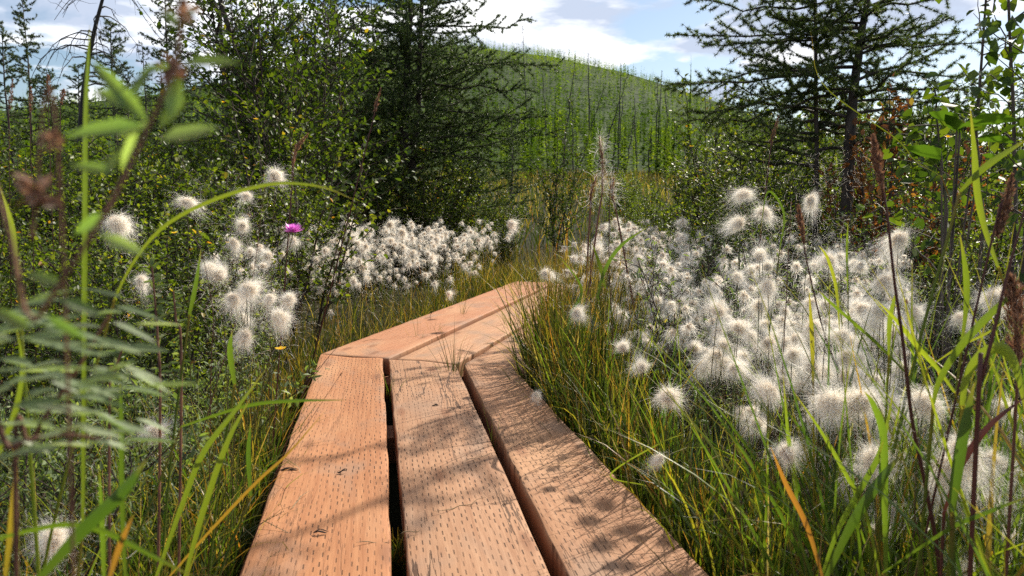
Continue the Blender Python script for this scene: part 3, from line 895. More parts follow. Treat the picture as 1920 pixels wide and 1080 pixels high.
band(9, 'dwarf_birch', 'hazy dwarf birch shrub at the edge of the far meadow', 'shrub', BIRCHES, (850, 1320), (14, 22), (1.0, 1.5), 'dwarf birch at the far meadow', 305, gap=.8)
band(9, 'cinquefoil_shrub', 'grey green fine leaved shrub rising from the right cottongrass', 'shrub', SALLOW, (1330, 1980), (2.5, 3.6), (.62, .86), 'grey green shrubs behind the right stand', 306, gap=.3)
band(20, 'dwarf_birch', 'dark twiggy dwarf birch shrub below the right larch branches', 'shrub', BIRCHES + SPARSE, (1270, 2350), (3.6, 5.2), (.85, 1.15), 'dwarf birch below the right larch', 307, gap=.4)
band(24, 'dwarf_birch', 'open dwarf birch shrub behind the right larch trunks', 'shrub', BIRCHES + SPARSE, (1250, 2400), (5.3, 9.5), (1.0, 1.5), 'dwarf birch behind the right larch', 308, gap=.5)
band(12, 'dwarf_birch', 'tall leafy dwarf birch shrub filling the space under the right larch crown', 'shrub', BIRCHES, (1340, 1960), (5.6, 8.5), (1.55, 2.05), 'tall dwarf birch under the right larch', 311, gap=.5)
band(11, 'cinquefoil_shrub', 'low grey green cinquefoil shrub under the grass left of the planks', 'shrub', CINQ, (-60, 560), (1.0, 2.4), (.34, .52), 'cinquefoil shrubs left of the planks', 309, unit=.6, keep=lambda x, y: x < left_edge(y) - .3, gap=.28)
band(64, 'cinquefoil_seedling', 'small grey leaved cinquefoil seedling in the left undergrowth', 'plant', LOW, (120, 620), (1.05, 3.6), (.22, .42), 'small cinquefoil plants on the left', 310, unit=.32, keep=lambda x, y: left_edge(y) - 1.0 < x < left_edge(y) - .12, gap=.11)
rng = np.random.default_rng(400)
for k, (px, d, h, lb) in enumerate([(455, 6.4, 1.08, 'tall leafy young birch beside the leaning grey trunk'), (520, 6.0, 1.12, 'bright green young birch in the middle of the tall left thicket'),
                                    (585, 6.9, 1.15, 'tall leafy young birch close to the big larch'), (560, 7.8, 1.25, 'young birch at the back of the tall left thicket'),
                                    (1042, 9.3, .72, 'short bright young birch between big larch and hill'), (660, 8.6, 1.0, 'shaded young birch under the left branches of the big larch'),
                                    (1420, 6.2, .52, 'thin young birch below the longest right larch branch'), (1345, 7.5, .55, 'small young birch in front of the distant right forest')]):
    y = d; x = (px - 960) / F * y
    plant('young_birch', lb, 'tree', TALL, k % 3, x, y, h, None, rng)
x = (1655 - 960) / F * 4.4
plant('rusty_shrub', 'orange and rust leaved shrub in front of the thick right larch trunk', 'shrub', RUST, 0, x, 4.4, (1.3, 1.3, 1.5), None, rng)
plant('rusty_shrub', 'smaller brown leaved shrub right of the rusty one', 'shrub', RUST, 0, (1760 - 960) / F * 4.9, 4.9, (1.0, 1.0, 1.2), None, rng)


# near birch sapling at the right edge, with big toothed leaves
def sapling(stems, nleaf, lsz, name, label, seed):
    rng = np.random.default_rng(seed)
    gw, gl = Geo(), Geo()
    root = None
    for pts, d in stems:
        P = np.array([at(a, b, d) for a, b in pts])
        bx_, by_ = P[0][0] + rng.normal(0, .03), d
        P = np.concatenate([[[bx_, by_, float(gz(bx_, by_)) - .02]], P])
        if root is None: root = P[0].copy()
        P = P - root
        tube(gw, P, np.linspace(.0075, .0025, len(P)), 6)
        lens = np.linspace(.2, 1, 18)
        for u in lens:
            q = u * (len(P) - 1); i = min(int(q), len(P) - 2); o = P[i] + (P[i + 1] - P[i]) * (q - i)
            if o[2] < .5: continue
            bd = norm(rv(1, rng) * [1, 1, .3] + [0, 0, .5])[0]; bl = rng.uniform(.12, .34)
            Q = o + bd * (bl * np.linspace(0, 1, 6))[:, None] + np.concatenate([np.zeros((1, 3)), np.cumsum(rng.normal(0, .012, (5, 3)), 0)])
            tube(gw, Q, np.linspace(.003, .001, 6), 4)
            c = rng.integers(6, 11)
            t = np.linspace(.15, 1, c) * 5; i = np.minimum(t.astype(int), 4)
            pp = Q[i] + (Q[i + 1] - Q[i]) * (t - i)[:, None]
            d_ = norm(norm(Q[i + 1] - Q[i]) * .4 + rv(c, rng) + [0, 0, -.25])
            sz = lsz * rng.uniform(.6, 1.2, c)
            leaves(gl, pp + d_ * .012, d_, norm(rv(c, rng) + [0, 0, .8]), sz, sz * .78, rng.random(c) * .93, .15, .2)
    o = thing(name, label, 'tree', root)
    part('stem', gw.mesh('stem', BIRCHB), o); part('foliage', gl.mesh('foliage', YOUNGL), o)

sapling([([(1905, 420), (1900, 200), (1893, 60), (1888, -90), (1880, -260)], 2.6), ([(1845, 420), (1830, 250), (1840, 120), (1850, -20), (1852, -180)], 2.8),
         ([(1775, 400), (1765, 300), (1755, 210)], 2.7), ([(1925, 400), (1940, 200), (1950, 0), (1960, -200)], 2.4)],
        40, .048, 'birch_sapling', 'near birch sapling with large toothed leaves against the bright sky', 410)
g = Geo(); gw = Geo()
p0 = at(1790, 330, 1.9)
bl = [((1795, 232), (1745, 205)), ((1800, 236), (1905, 218)), ((1765, 300), (1700, 268)), ((1830, 260), (1900, 262)), ((1800, 250), (1775, 212)), ((1840, 290), (1880, 300))]
lp = np.array([at(*a, 1.9) for a, b in bl]); le = np.array([at(*b, 1.88) for a, b in bl])
leaves(g, lp - p0 * [1, 1, 0], le - lp, np.tile([.25, .35, 1.0], (6, 1)), np.linalg.norm(le - lp, axis=1) * 1.05, np.linalg.norm(le - lp, axis=1) * .62, np.array([.5, .7, .4, .6, .3, .5]), .12, .1)
for a, b in bl:
    tube(gw, np.array([[0, 0, gz(p0[0], 1.9) - .02], [.004, 0, .25], (at(*a, 1.9) - p0 * [1, 1, 0])]), .0022, 4)
BACKL = leaf_mat('broad_leaf', [(0, (.04, .075, .014)), (1, (.06, .105, .018))], .5, (1.7, 1.9, .5), .7, .05)
o = thing('broad_leaved_plant', 'plant with broad flat backlit green leaves under the birch sapling', 'plant', (p0[0], p0[1], 0))
part('stem', gw.mesh('stem', BIRCHB), o); part('foliage', g.mesh('foliage', BACKL), o)


# ------------------------------------------------------------------ larches and other trees
def along(P, u):
    q = np.clip(u, 0, .9999) * (len(P) - 1); i = q.astype(int)
    return P[i] + (P[i + 1] - P[i]) * (q - i)[:, None], norm(P[i + 1] - P[i])


def tufts(g, pos, ax, n, L, wd, rng):
    M = len(pos)
    ax = np.repeat(ax, n, 0)
    d = norm(rv(M * n, rng) * .95 + ax * .45)
    b = np.repeat(pos, n, 0)
    s = norm(np.cross(d, rv(M * n, rng))) * wd / 2
    ln = (L * rng.uniform(.6, 1.15, M * n))[:, None]
    V = np.stack([b - s, b + s, b + d * ln], 1)
    g.add(V, np.arange(M * n * 3).reshape(-1, 3), np.repeat(np.repeat(rng.random(M), n), 3), .5)


def larch_branch(gw, pos, ax, o, a, L, pitch, r0, rng, step=.024, twig=.075, dens=1.0, droop=.18):
    K = 9; s = np.linspace(0, 1, K)
    h = np.array([math.sin(a), math.cos(a), 0]); sd = np.array([h[1], -h[0], 0])
    z = math.tan(pitch) * s - droop * s ** 1.5 + droop * .9 * s ** 4
    P = o + L * (h * s[:, None] + np.array([0, 0, 1]) * z[:, None]) + np.concatenate([np.zeros((1, 3)), np.cumsum(rng.normal(0, .018 * L, (K - 1, 3)), 0)])
    tube(gw, P, np.linspace(r0, r0 * .18, K), 5)
    n = max(2, int(L / step * dens)); u = rng.uniform(.12, 1, n)
    p, t = along(P, u); pos.append(p); ax.append(norm(rv(n, rng) + [0, 0, .2]))
    for u in np.arange(.14, 1, twig / L):
        u = min(.985, u + rng.normal(0, .01))
        p, t = along(P, np.array([u]))
        tl = L * rng.uniform(.12, .38) * (1.12 - u) + .05
        sg = rng.choice([-1, 1])
        d = norm(t * .75 + sd * sg * rng.uniform(.3, 1) + np.array([0, 0, rng.choice([-.9, .1, .8], p=[.45, .2, .35])]) * rng.uniform(.3, 1))[0]
        Q = p[0] + d * (tl * np.linspace(0, 1, 4))[:, None] + np.concatenate([np.zeros((1, 3)), np.cumsum(rng.normal(0, .02 * tl + .003, (3, 3)), 0)])
        tube(gw, Q, np.linspace(r0 * .28, r0 * .1, 4), 3)
        n = max(2, int(tl / step * dens)); uu = np.sort(rng.uniform(.05, 1, n))
        pp, _ = along(Q, uu); pos.append(pp); ax.append(norm(rv(n, rng) + [0, 0, .2]))


def larch(name, label, cat, trunks, blen, nb, seed, zc=.25, mat=NEEDLE, wood=BARK, extra=(), step=.024, twig=.075, ncount=11, nl=.022, nw=.0021, dens=1.0, group=None, build=True, pitch=(.35, -.1), droop=.18):
    """trunks: list of (points (K,3) from the base up, r0, r1)."""
    rng = np.random.default_rng(seed)
    gw, gn = Geo(), Geo(); pos, ax = [], []
    root = np.array(trunks[0][0][0], float)
    for P, r0, r1 in trunks:
        P = np.array(P, float) - root
        q = np.linspace(0, len(P) - 1, 24); i = np.minimum(q.astype(int), len(P) - 2)
        P = P[i] + (P[i + 1] - P[i]) * (q - i)[:, None]
        P[1:, :2] += np.cumsum(rng.normal(0, r0 * .09, (23, 2)), 0)
        tube(gw, P, np.linspace(r0, r1, 24), 9)
        for k in range(nb):
            u = zc + (1 - zc) * ((k + rng.random()) / nb) ** .95
            o, t = along(P, np.array([min(u, .99)]))
            v = (u - zc) / (1 - zc)
            larch_branch(gw, pos, ax, o[0], rng.uniform(0, 2 * PI), blen * (1.05 - v) ** .8 * rng.uniform(.5, 1.1) + .08, rng.uniform(*sorted(pitch)) + .3 * v, .007 + .006 * (1 - v), rng, step, twig, dens, droop)
    for (o, a, L, pit, r0) in extra:
        larch_branch(gw, pos, ax, np.array(o) - root, a, L, pit, r0, rng, step, twig, dens, .1)
    tufts(gn, np.concatenate(pos), np.concatenate(ax), ncount, nl, nw, rng)
    m1, m2 = gw.mesh('trunk', wood), gn.mesh('crown', mat, False)
    o = thing(name, label, cat, root, 0, group)
    part('trunk', m1, o); part('crown', m2, o)
    return o


def pts3(px, d):
    P = [at(a, b, d) for a, b in px]
    b = P[0].copy(); b[2] = float(gz(b[0], b[1])) - .05
    return [b] + P

# big double larch left of the hill
D = 9.0
ex = []
for (px, py, a, L, pit, r0) in [(800, 100, 1.45, 1.35, -.06, .014), (790, 50, 1.2, 1.1, .12, .012), (795, 150, 1.75, 1.3, -.12, .013), (790, 200, 1.6, 1.25, -.12, .012), (750, 60, -1.5, 1.0, .1, .012),
                                (750, 130, -1.7, .95, 0, .012), (755, 190, -1.3, .9, -.1, .011), (790, 20, 1.75, .95, .25, .012), (795, 240, 1.3, 1.4, -.05, .012), (790, 280, 1.8, 1.1, -.1, .011), (800, 130, 2.2, 1.2, -.1, .012), (760, 240, -1.9, 1.0, -.1, .011), (790, -30, 1.5, .95, .25, .01), (790, -60, 1.9, .9, .3, .01)]:
    ex.append((at(px, py, D), a, L * 1.18, pit, r0))
larch('larch', 'big dark larch with two trunks left of the hill', 'tree',
      [(pts3([(752, 330), (760, 220), (764, 100), (768, 0), (770, -420)], D), .062, .018), (pts3([(768, 330), (780, 220), (784, 100), (788, 0), (792, -380)], D + .12), .05, .015)],
      1.55, 96, 501, .06, extra=ex, step=.013, twig=.065, ncount=14, nl=.032, nw=.0052)
# right hand larch: thick leaning trunk and slim trunk
D = 5.0
ex = []
for (px, py, a, L, pit, r0) in [(1610, 52, -1.5, 1.15, -.06, .011), (1610, 125, -1.62, 1.25, -.10, .013), (1600, 170, -1.45, 1.15, -.18, .012), (1528, 75, -1.7, .8, -.05, .008), (1528, 10, -1.4, .85, .10, .008),
                                (1610, 20, 1.5, .85, .28, .010), (1605, 122, 1.55, .95, .0, .010), (1610, 70, 1.3, .8, .1, .009), (1528, 130, -1.4, .95, -.1, .008), (1600, 100, 2.2, .8, 0, .009), (1600, 150, -2.4, .8, 0, .009), (1528, -30, -1.6, .8, .1, .008), (1528, 170, -1.8, .9, -.05, .007), (1615, 20, -2.6, .8, .1, .009), (1600, 190, 1.8, .8, .0, .009), (1605, 45, .4, .8, .1, .009)]:
    ex.append((at(px, py, D), a, L, pit, r0))
larch('larch', 'near larch with one thick and one slim trunk against bright clouds', 'tree',
      [(pts3([(1590, 330), (1595, 240), (1603, 160), (1612, 80), (1624, 0), (1640, -330), (1650, -760)], D), .042, .010), (pts3([(1533, 330), (1530, 200), (1528, 80), (1526, 0), (1524, -420)], D + .1), .018, .006)],
      .76, 54, 502, .22, mat=NEEDLEB, extra=ex, step=.011, twig=.05, ncount=16, nl=.028, nw=.0030)
# leaning grey larch at the left
D = 9.0
larch('larch', 'leaning grey trunked larch with thin lichen covered branches', 'tree',
      [(pts3([(520, 330), (490, 220), (455, 110), (428, 50), (405, -30), (380, -150)], D), .055, .02), (pts3([(430, 330), (424, 200), (418, 90), (415, 0), (412, -260)], D + .4), .04, .012)],
      1.15, 40, 503, .25, mat=PALEL, step=.02, twig=.08, ncount=10, nl=.026, nw=.0034)

MID = {}
for k, (h, bl, z) in enumerate([(4.0, .75, .12), (3.4, .55, .15), (4.6, .6, .3)]):
    MID[k] = larch('young_larch', 'x', 'tree', [([(0, 0, 0), (.03, 0, h * .4), (0, .04, h * .75), (.04, 0, h)], .035, .004)], bl, 64, 520 + k, z, step=.018, twig=.085, ncount=12, nl=.042, nw=.0078, dens=1)
SPR = larch('black_spruce', 'x', 'tree', [([(0, 0, 0), (.02, 0, 1.5), (0, .02, 2.8), (.02, 0, 4.0)], .035, .006)], .42, 70, 530, .05, mat=SPRUCE, step=.022, twig=.06, ncount=10, nl=.034, nw=.0075, pitch=(-.35, -.05), droop=.1)
used = set()


def mid(k, px, d, ytop, label, group=None, cat='tree', rng=np.random.default_rng(44)):
    src = SPR if k == 9 else MID[k]
    o = src if k not in used else copy_tree(src)
    used.add(k)
    x = (px - 960) / F * d
    z = float(gz(x, d)) - .05
    h = {0: 4.0, 1: 3.4, 2: 4.6, 9: 4.0}[k]
    s = (at(px, ytop, d)[2] - z) / h
    o.location = (x, d, z); o.scale = (s * rng.uniform(.8, 1.05) ** 1, s * rng.uniform(.8, 1.05), s); o.rotation_euler = (0, 0, rng.uniform(0, 6.28))
    tag(o, label, cat)
    if group: o['group'] = group

mid(0, 35, 11, 40, 'dense young larch left of the bare dead tree')
mid(2, 72, 12, -15, 'tall thin young larch beside the bare dead tree')
mid(1, 110, 10, 130, 'low young larch under the bare dead tree')
mid(1, 232, 14, 40, 'thin young larch right of the bare dead tree')
mid(9, 285, 19, 78, 'narrow dark spruce under the open blue sky')
mid(9, 318, 24, 92, 'small dark spruce next to the narrow one')
mid(0, 255, 13, 125, 'bushy young larch below the narrow dark spruce')
mid(0, 350, 13, 60, 'bushy young larch left of the leaning trunk')
mid(2, 330, 10, -60, 'tall sparse larch left of the leaning grey trunk')
mid(0, 480, 12, 20, 'shaded larch behind the tall birch thicket')
mid(1, 560, 13, 10, 'dark larch at the back of the tall birch thicket')
mid(0, 640, 12, -20, 'dark larch behind the left branches of the big larch')
mid(2, 705, 14, -60, 'tall larch seen through the left side of the big larch')
mid(0, 850, 13, 60, 'dark larch seen through the right side of the big larch')
mid(1, 900, 12, 180, 'low larch under the long right branch of the big larch')
mid(1, 960, 15, 215, 'small larch at the foot of the hill beside the big larch')
mid(0, 610, 10, 120, 'low shaded larch beneath the birch thicket')
mid(1, 700, 10.5, 180, 'low shaded larch left of the double trunk')
mid(9, 1432, 30, 165, 'dark spruce seen under the right larch branches')
mid(0, 1385, 32, 170, 'pale green larch under the right larch branches')
mid(1, 1345, 30, 195, 'small larch right of the burnt snags')
mid(0, 1460, 34, 195, 'far larch behind the slim right trunk')
mid(1, 1510, 16, 190, 'dim larch beneath the slim right trunk')
mid(0, 1710, 14, 205, 'low larch behind the rusty shrub')
mid(1, 1580, 13, 200, 'low larch behind the thick right trunk')
mid(0, 1810, 12, 190, 'low larch behind the birch sapling')
mid(1, 1900, 12, 160, 'low larch at the far right behind the sapling')
mid(0, -20, 9, 60, 'dark young larch half out of view at the left')
mid(1, 165, 17, 120, 'distant larch seen through the bare dead branches')

# bare dead tree
D = 6.5
rng = np.random.default_rng(61)
P = np.array(pts3([(150, 330), (151, 240), (158, 165), (168, 100), (180, 45), (192, 0), (206, -60)], D))
root = P[0].copy(); P = P - root
gw = Geo(); tube(gw, P, np.linspace(.03, .010, len(P)), 7)
gb = Geo()
for k in range(26):
    u = rng.uniform(.42, 1)
    o, t = along(P, np.array([u])); a = rng.uniform(0, 6.28); L_ = rng.uniform(.22, .62) * (1.25 - .5 * u)
    s = np.linspace(0, 1, 8)[:, None]
    h = np.array([math.sin(a), math.cos(a), 0])
    Q = o + L_ * (h * s * .9 + np.array([0, 0, 1]) * (.45 * s - 1.05 * s ** 2.0)) + np.concatenate([np.zeros((1, 3)), np.cumsum(rng.normal(0, .012, (7, 3)), 0)])
    tube(gb, Q, np.linspace(.0065, .0015, 8), 4)
    for j in range(4):
        q0 = Q[rng.integers(2, 7)]; dd_ = norm(h * .3 + rv(1, rng)[0] + [0, 0, -.5])
        tube(gb, q0 + dd_ * (rng.uniform(.06, .18) * np.linspace(0, 1, 4))[:, None] + rng.normal(0, .006, (4, 3)), np.linspace(.0022, .0007, 4), 3)
o = thing('dead_tree', 'bare dead tree with drooping leafless branches against the clouds', 'tree', root)
part('trunk', gw.mesh('trunk', BURNT), o); part('branch', gb.mesh('branch', BURNT), o)

# burnt snags in front of the hill
SN = [((1080, 100), (1062, 250), 62), ((1180, 135), (1138, 265), 55), ((1007, 77), (1005, 140), 90), ((980, 48), (983, 120), 90), ((1190, 183), (1192, 262), 60), ((1133, 163), (1120, 205), 80), ((1045, 173), (1048, 250), 60), ((1073, 180), (1074, 290), 55), ((1167, 180), (1160, 290), 50), ((1187, 225), (1175, 305), 48), ((1262, 190), (1253, 295), 52), ((1233, 150), (1231, 295), 58), ((1241, 132), (1238, 190), 85), ((1130, 83), (1129, 125), 150), ((1103, 100), (1104, 150), 120), ((1017, 140), (1020, 190), 70), ((1215, 130), (1206, 200), 80), ((1222, 240), (1218, 300), 50), ((932, 75), (933, 125), 90), ((1155, 210), (1152, 280), 60), ((1205, 200), (1203, 290), 55), ((1248, 155), (1250, 215), 80), ((1164, 118), (1163, 150), 130), ((1050, 95), (1052, 130), 110)]
for k, (a, b, d) in enumerate([q for j, q in enumerate(SN) if j not in (2, 6, 10, 13, 16, 18, 20, 23)]):
    rng = np.random.default_rng(700 + k)
    A, B = at(*a, d), at(*b, d)
    fn = hz if d > 76 else gz
    dirn = (A - B) / max(A[2] - B[2], .1)
    zb = float(fn(B[0], B[1])) - .3
    Bb = B + dirn * min(0, zb - B[2])
    n = 12; s = np.linspace(0, 1, n)[:, None]
    Pp = Bb + (A - Bb) * s; Pp[1:-1] += rng.normal(0, .05, (n - 2, 3)); Pp = Pp - Bb
    g = Geo(); tube(g, Pp, np.linspace(.085, .022, n) * d / 75, 6)
    for j in range(34):
        u = rng.uniform(.35, 1); o_, t_ = along(Pp, np.array([u])); dd_ = norm(rv(1, rng) * [1, 1, .4] + [0, 0, -.3])
        tube(g, np.concatenate([o_, o_ + dd_ * rng.uniform(.15, .5) * (1.15 - u * .6)]), [.03 * d / 75, .01], 3)
    tree = thing('burnt_snag', 'thin burnt dead trunk standing on the green hillside', 'dead tree', Bb, 0, 'burnt snags on the hillside')
    part('trunk', g.mesh('trunk', BURNT), tree)
    if k == 0: tree['label'] = 'tallest straight burnt snag close to the big larch'; del tree['group']
    if k == 1: tree['label'] = 'burnt snag leaning to the right above the seeding plume'; del tree['group']


# ------------------------------------------------------------------ single blades, stalks and flowers
def catmull(P, n):
    P = np.array(P, float)
    Q = np.concatenate([[2 * P[0] - P[1]], P, [2 * P[-1] - P[-2]]])
    u = np.linspace(0, len(P) - 1 - 1e-6, n); i = u.astype(int); t = (u - i)[:, None]
    a, b, c, d = Q[i], Q[i + 1], Q[i + 2], Q[i + 3]
    return .5 * ((2 * b) + (c - a) * t + (2 * a - 5 * b + 4 * c - d) * t ** 2 + (3 * b - a - 3 * c + d) * t ** 3)


def clear_foot(p, q):
    sx = np.clip((p - q)[0] / max(abs((q - p)[2]), .05), -.45, .45)
    h = max(p[2] - GZ, 0)
    f = np.array([p[0] + sx * h * .8, p[1] + .02, 0.0])
    if not off_boards(f[0], f[1], .05, .05):
        l, r = left_edge(f[1]) - .07, right_edge(f[1]) + .07
        f[0] = l if f[0] - l < r - f[0] else r
    f[2] = float(gz(f[0], f[1])) - .01
    return f


def blade(px, d, wpx, rnd, mat, label, name='tall_grass', cat='grass', ground=True, tipd=None, widest=.35, endw=.05):
    tipd = d if tipd is None else tipd
    ds = np.linspace(d, tipd, len(px))
    P = [at(a, b, q) for (a, b), q in zip(px, ds)]
    n = 26
    foot = None
    if ground:
        p = P[0]
        foot = clear_foot(p, P[1])
    P = catmull(P, n); root = (P[0] if foot is None else foot).copy(); P = P - root
    W0 = wpx / F * d
    s = np.linspace(0, 1, n)
    prof = np.clip(np.minimum(.55 + s / widest * .45, 1) * (1 - np.clip((s - .55) / .45, 0, 1) ** 1.6 * (1 - endw)), .04, 1)
    T = np.gradient(P, axis=0)
    side = norm(np.cross(T, np.tile([0.12, 1.0, .18], (n, 1))))
    tw = np.linspace(-.3, .5, n)
    nr = norm(np.cross(side, T))
    side = side * np.cos(tw)[:, None] + nr * np.sin(tw)[:, None]
    g = Geo(); ribbons(g, P[None], (W0 * prof)[None], side[None], np.array([rnd]), .16)
    if foot is not None and P[0][2] > .02:
        mid_ = P[0] * .55 + [0, 0, P[0][2] * .08]
        tube(g, catmull([np.zeros(3), mid_, P[0]], 10), np.linspace(.0022, max(.0012, W0 * .22), 10), 5, rnd)
    o = link(bpy.data.objects.new(name, g.mesh(name, mat)))
    o.location = tuple(root)
    tag(o, label, cat, kind='thing')

B_ = [
    # right side
    ([(1650, 1080), (1623, 960), (1590, 897), (1540, 810), (1487, 733)], 1.0, 8, .55, BROAD, 'long straight yellow green blade crossing the near right cottongrass'),
    ([(1480, 1010), (1493, 933), (1483, 850), (1477, 810), (1468, 700)], 1.15, 9, .5, BROAD, 'upright light green blade left of the crossing yellow blade'),
    ([(1545, 1090), (1513, 987), (1473, 907), (1445, 838)], .95, 10, 1.0, BROAD, 'red brown withered blade near the right plank corner'),
    ([(1545, 1095), (1597, 987), (1647, 907), (1690, 850)], .9, 20, .12, BROAD, 'broadest dark green blade leaning right at the near right corner'),
    ([(1538, 1090), (1573, 993), (1617, 913), (1653, 840), (1677, 723)], 1.0, 12, .45, BROAD, 'tall yellow edged blade leaning over the broad dark green one'),
    ([(1662, 1090), (1660, 950), (1657, 820), (1638, 760), (1620, 733)], .95, 14, .4, BROAD, 'vertical broad blade with bent tip behind the crossing blades'),
    ([(1770, 965), (1790, 907), (1810, 860), (1857, 797), (1930, 738)], .9, 14, .35, PURPLE, 'wide purple brown blade sloping up to the right'),
    ([(1655, 1075), (1780, 993), (1847, 963), (1930, 930)], .85, 10, .3, BROAD, 'grey green blade lying low across the near right corner'),
    ([(1785, 960), (1793, 907), (1807, 813), (1827, 715)], .85, 22, .10, BROAD, 'thick upright dark green blade in the near right corner'),
    ([(1806, 760), (1813, 710), (1840, 668), (1873, 653), (1899, 672), (1917, 730), (1925, 790)], .9, 22, .62, BROAD, 'pale arching blade folded over at the right'),
    ([(1750, 760), (1763, 713), (1800, 653), (1847, 600), (1885, 564), (1940, 528)], .95, 15, .5, BROAD, 'bright yellow green blade sweeping up right of the purple stalk'),
    ([(1790, 735), (1760, 693), (1723, 653), (1680, 600), (1640, 560)], 1.0, 9, .7, BROAD, 'yellow blade sloping down from the purple stalk'),
    ([(1667, 665), (1669, 600), (1680, 545)], 1.1, 9, .6, BROAD, 'short upright yellow blade behind the purple stalk'),
    ([(1872, 500), (1847, 427), (1833, 360), (1827, 283), (1819, 200)], 1.1, 12, .66, BROAD, 'high yellow green blade standing in front of the sapling'),
    ([(1800, 360), (1837, 323), (1870, 297), (1935, 255)], 1.1, 13, .58, BROAD, 'yellow blade branching right from the high upright one'),
    ([(1805, 640), (1813, 567), (1811, 510), (1800, 440)], 1.15, 11, .55, BROAD, 'yellow green blade in front of the black shade'),
    ([(1740, 690), (1800, 650), (1850, 625), (1885, 600)], 1.1, 5, .75, BROAD, 'thin yellow blade below the sweeping bright one'),
    ([(1525, 715), (1523, 640), (1517, 545)], 1.3, 8, .82, BROAD, 'ochre upright blade inside the right cottongrass stand'),
    ([(1575, 620), (1568, 540), (1552, 485), (1535, 460)], 1.5, 6, .75, BROAD, 'yellow and green thin blade right of the large soft head'),
    ([(1700, 700), (1640, 640), (1560, 570), (1535, 545)], 1.35, 6, .45, BROAD, 'green blade sloping across the dark gap'),
    ([(1590, 545), (1588, 470), (1590, 415)], 1.6, 4, .5, BROAD, 'thin straight blade before the dark right shrub'),
    ([(1462, 470), (1470, 400), (1440, 360), (1425, 440)], 1.9, 4, .3, BROAD, 'thin bent green blade at the top of the right stand'),
    ([(1060, 640), (1070, 590), (1090, 540), (1040, 470)], 2.6, 5, .3, BROAD, 'curved blade at the inner bend of the boardwalk'),
    ([(1120, 560), (1135, 505), (1165, 460), (1215, 425)], 2.5, 7, .3, BROAD, 'dark broad blade leaning right over the far white bank'),
    ([(1135, 540), (1125, 500), (1110, 455)], 2.5, 7, .55, BROAD, 'yellow green blade opposite the dark leaning one'),
    ([(1210, 910), (1145, 890), (1240, 830), (1290, 812)], 1.5, 3.2, .7, BROAD, 'thin yellow stalk lying across the dark sedge'),
    ([(1765, 330), (1715, 300), (1680, 260), (1545, 160), (1520, 60)], 1.5, 1.7, .62, SEDGE, 'long thin yellowing blade across the right larch'),
    # left side
    ([(215, 560), (245, 500), (290, 440), (345, 400), (420, 367), (490, 348), (545, 343), (610, 352), (665, 375)], .75, 7, .66, BROAD, 'long arching yellow green blade over the near left clump'),
    ([(155, 1000), (157, 640), (158, 420), (159, 220), (165, 100), (169, 45)], .62, 11, .5, BROAD, 'tall upright yellow green blade behind the blurred sprig'),
    ([(355, 590), (365, 540), (377, 465)], 1.1, 9, .4, BROAD, 'short bright blade in the near left clump'),
    ([(340, 800), (460, 762), (545, 752), (650, 750)], .9, 7, .3, BROAD, 'flat grey green blade reaching over the left plank'),
    ([(345, 1090), (380, 960), (425, 830), (470, 745)], .85, 12, .6, BROAD, 'upper olive blade leaning right beside the left plank'),
    ([(290, 1090), (340, 950), (380, 850), (440, 770), (500, 690)], .85, 11, .55, BROAD, 'olive blade leaning right in the near left corner'),
    ([(310, 1090), (390, 1000), (480, 905), (540, 850), (610, 770)], .95, 6, .95, BROAD, 'thin brown blade touching the left plank edge'),
    ([(70, 1090), (150, 1000), (230, 920), (275, 860)], .42, 26, .05, BROAD, 'widest dark green blade blurred in the near left corner'),
    ([(-20, 1015), (60, 995), (130, 985), (200, 1000), (290, 1045), (370, 1085)], .45, 13, .35, BROAD, 'arching grey green blade blurred across the near left corner'),
    ([(205, 1085), (225, 1020), (250, 965)], .45, 12, .98, BROAD, 'dry tan blade tip in the near left corner'),
    ([(440, 720), (430, 660), (435, 620)], 1.3, 12, .4, BROAD, 'bright green blade near the left plank edge'),
    ([(10, 1080), (20, 980), (28, 880), (20, 830)], .5, 14, .9, BROAD, 'orange tinged blade at the far left bottom'),
    ([(-10, 860), (25, 780), (40, 690), (28, 600)], .55, 12, .6, BROAD, 'yellow green blade at the far left under the sprig'),
    ([(30, 480), (20, 420), (0, 350)], .7, 12, .65, BROAD, 'yellow blade at the far left above the sprig leaves'),
    ([(195, 1085), (190, 980), (185, 870)], .6, 12, .35, BROAD, 'straight green blade behind the widest dark blade'),
    ([(470, 930), (465, 850), (470, 790)], 1.1, 10, .15, BROAD, 'dark green upright blade close to the left plank'),
    ([(235, 1085), (228, 940), (226, 780), (224, 700)], .6, 11, .3, BROAD, 'tall straight green blade in the near left corner'),
]
for px, d, wpx, rn, mt, lb in B_:
    blade(px, d, wpx, rn, mt, lb)

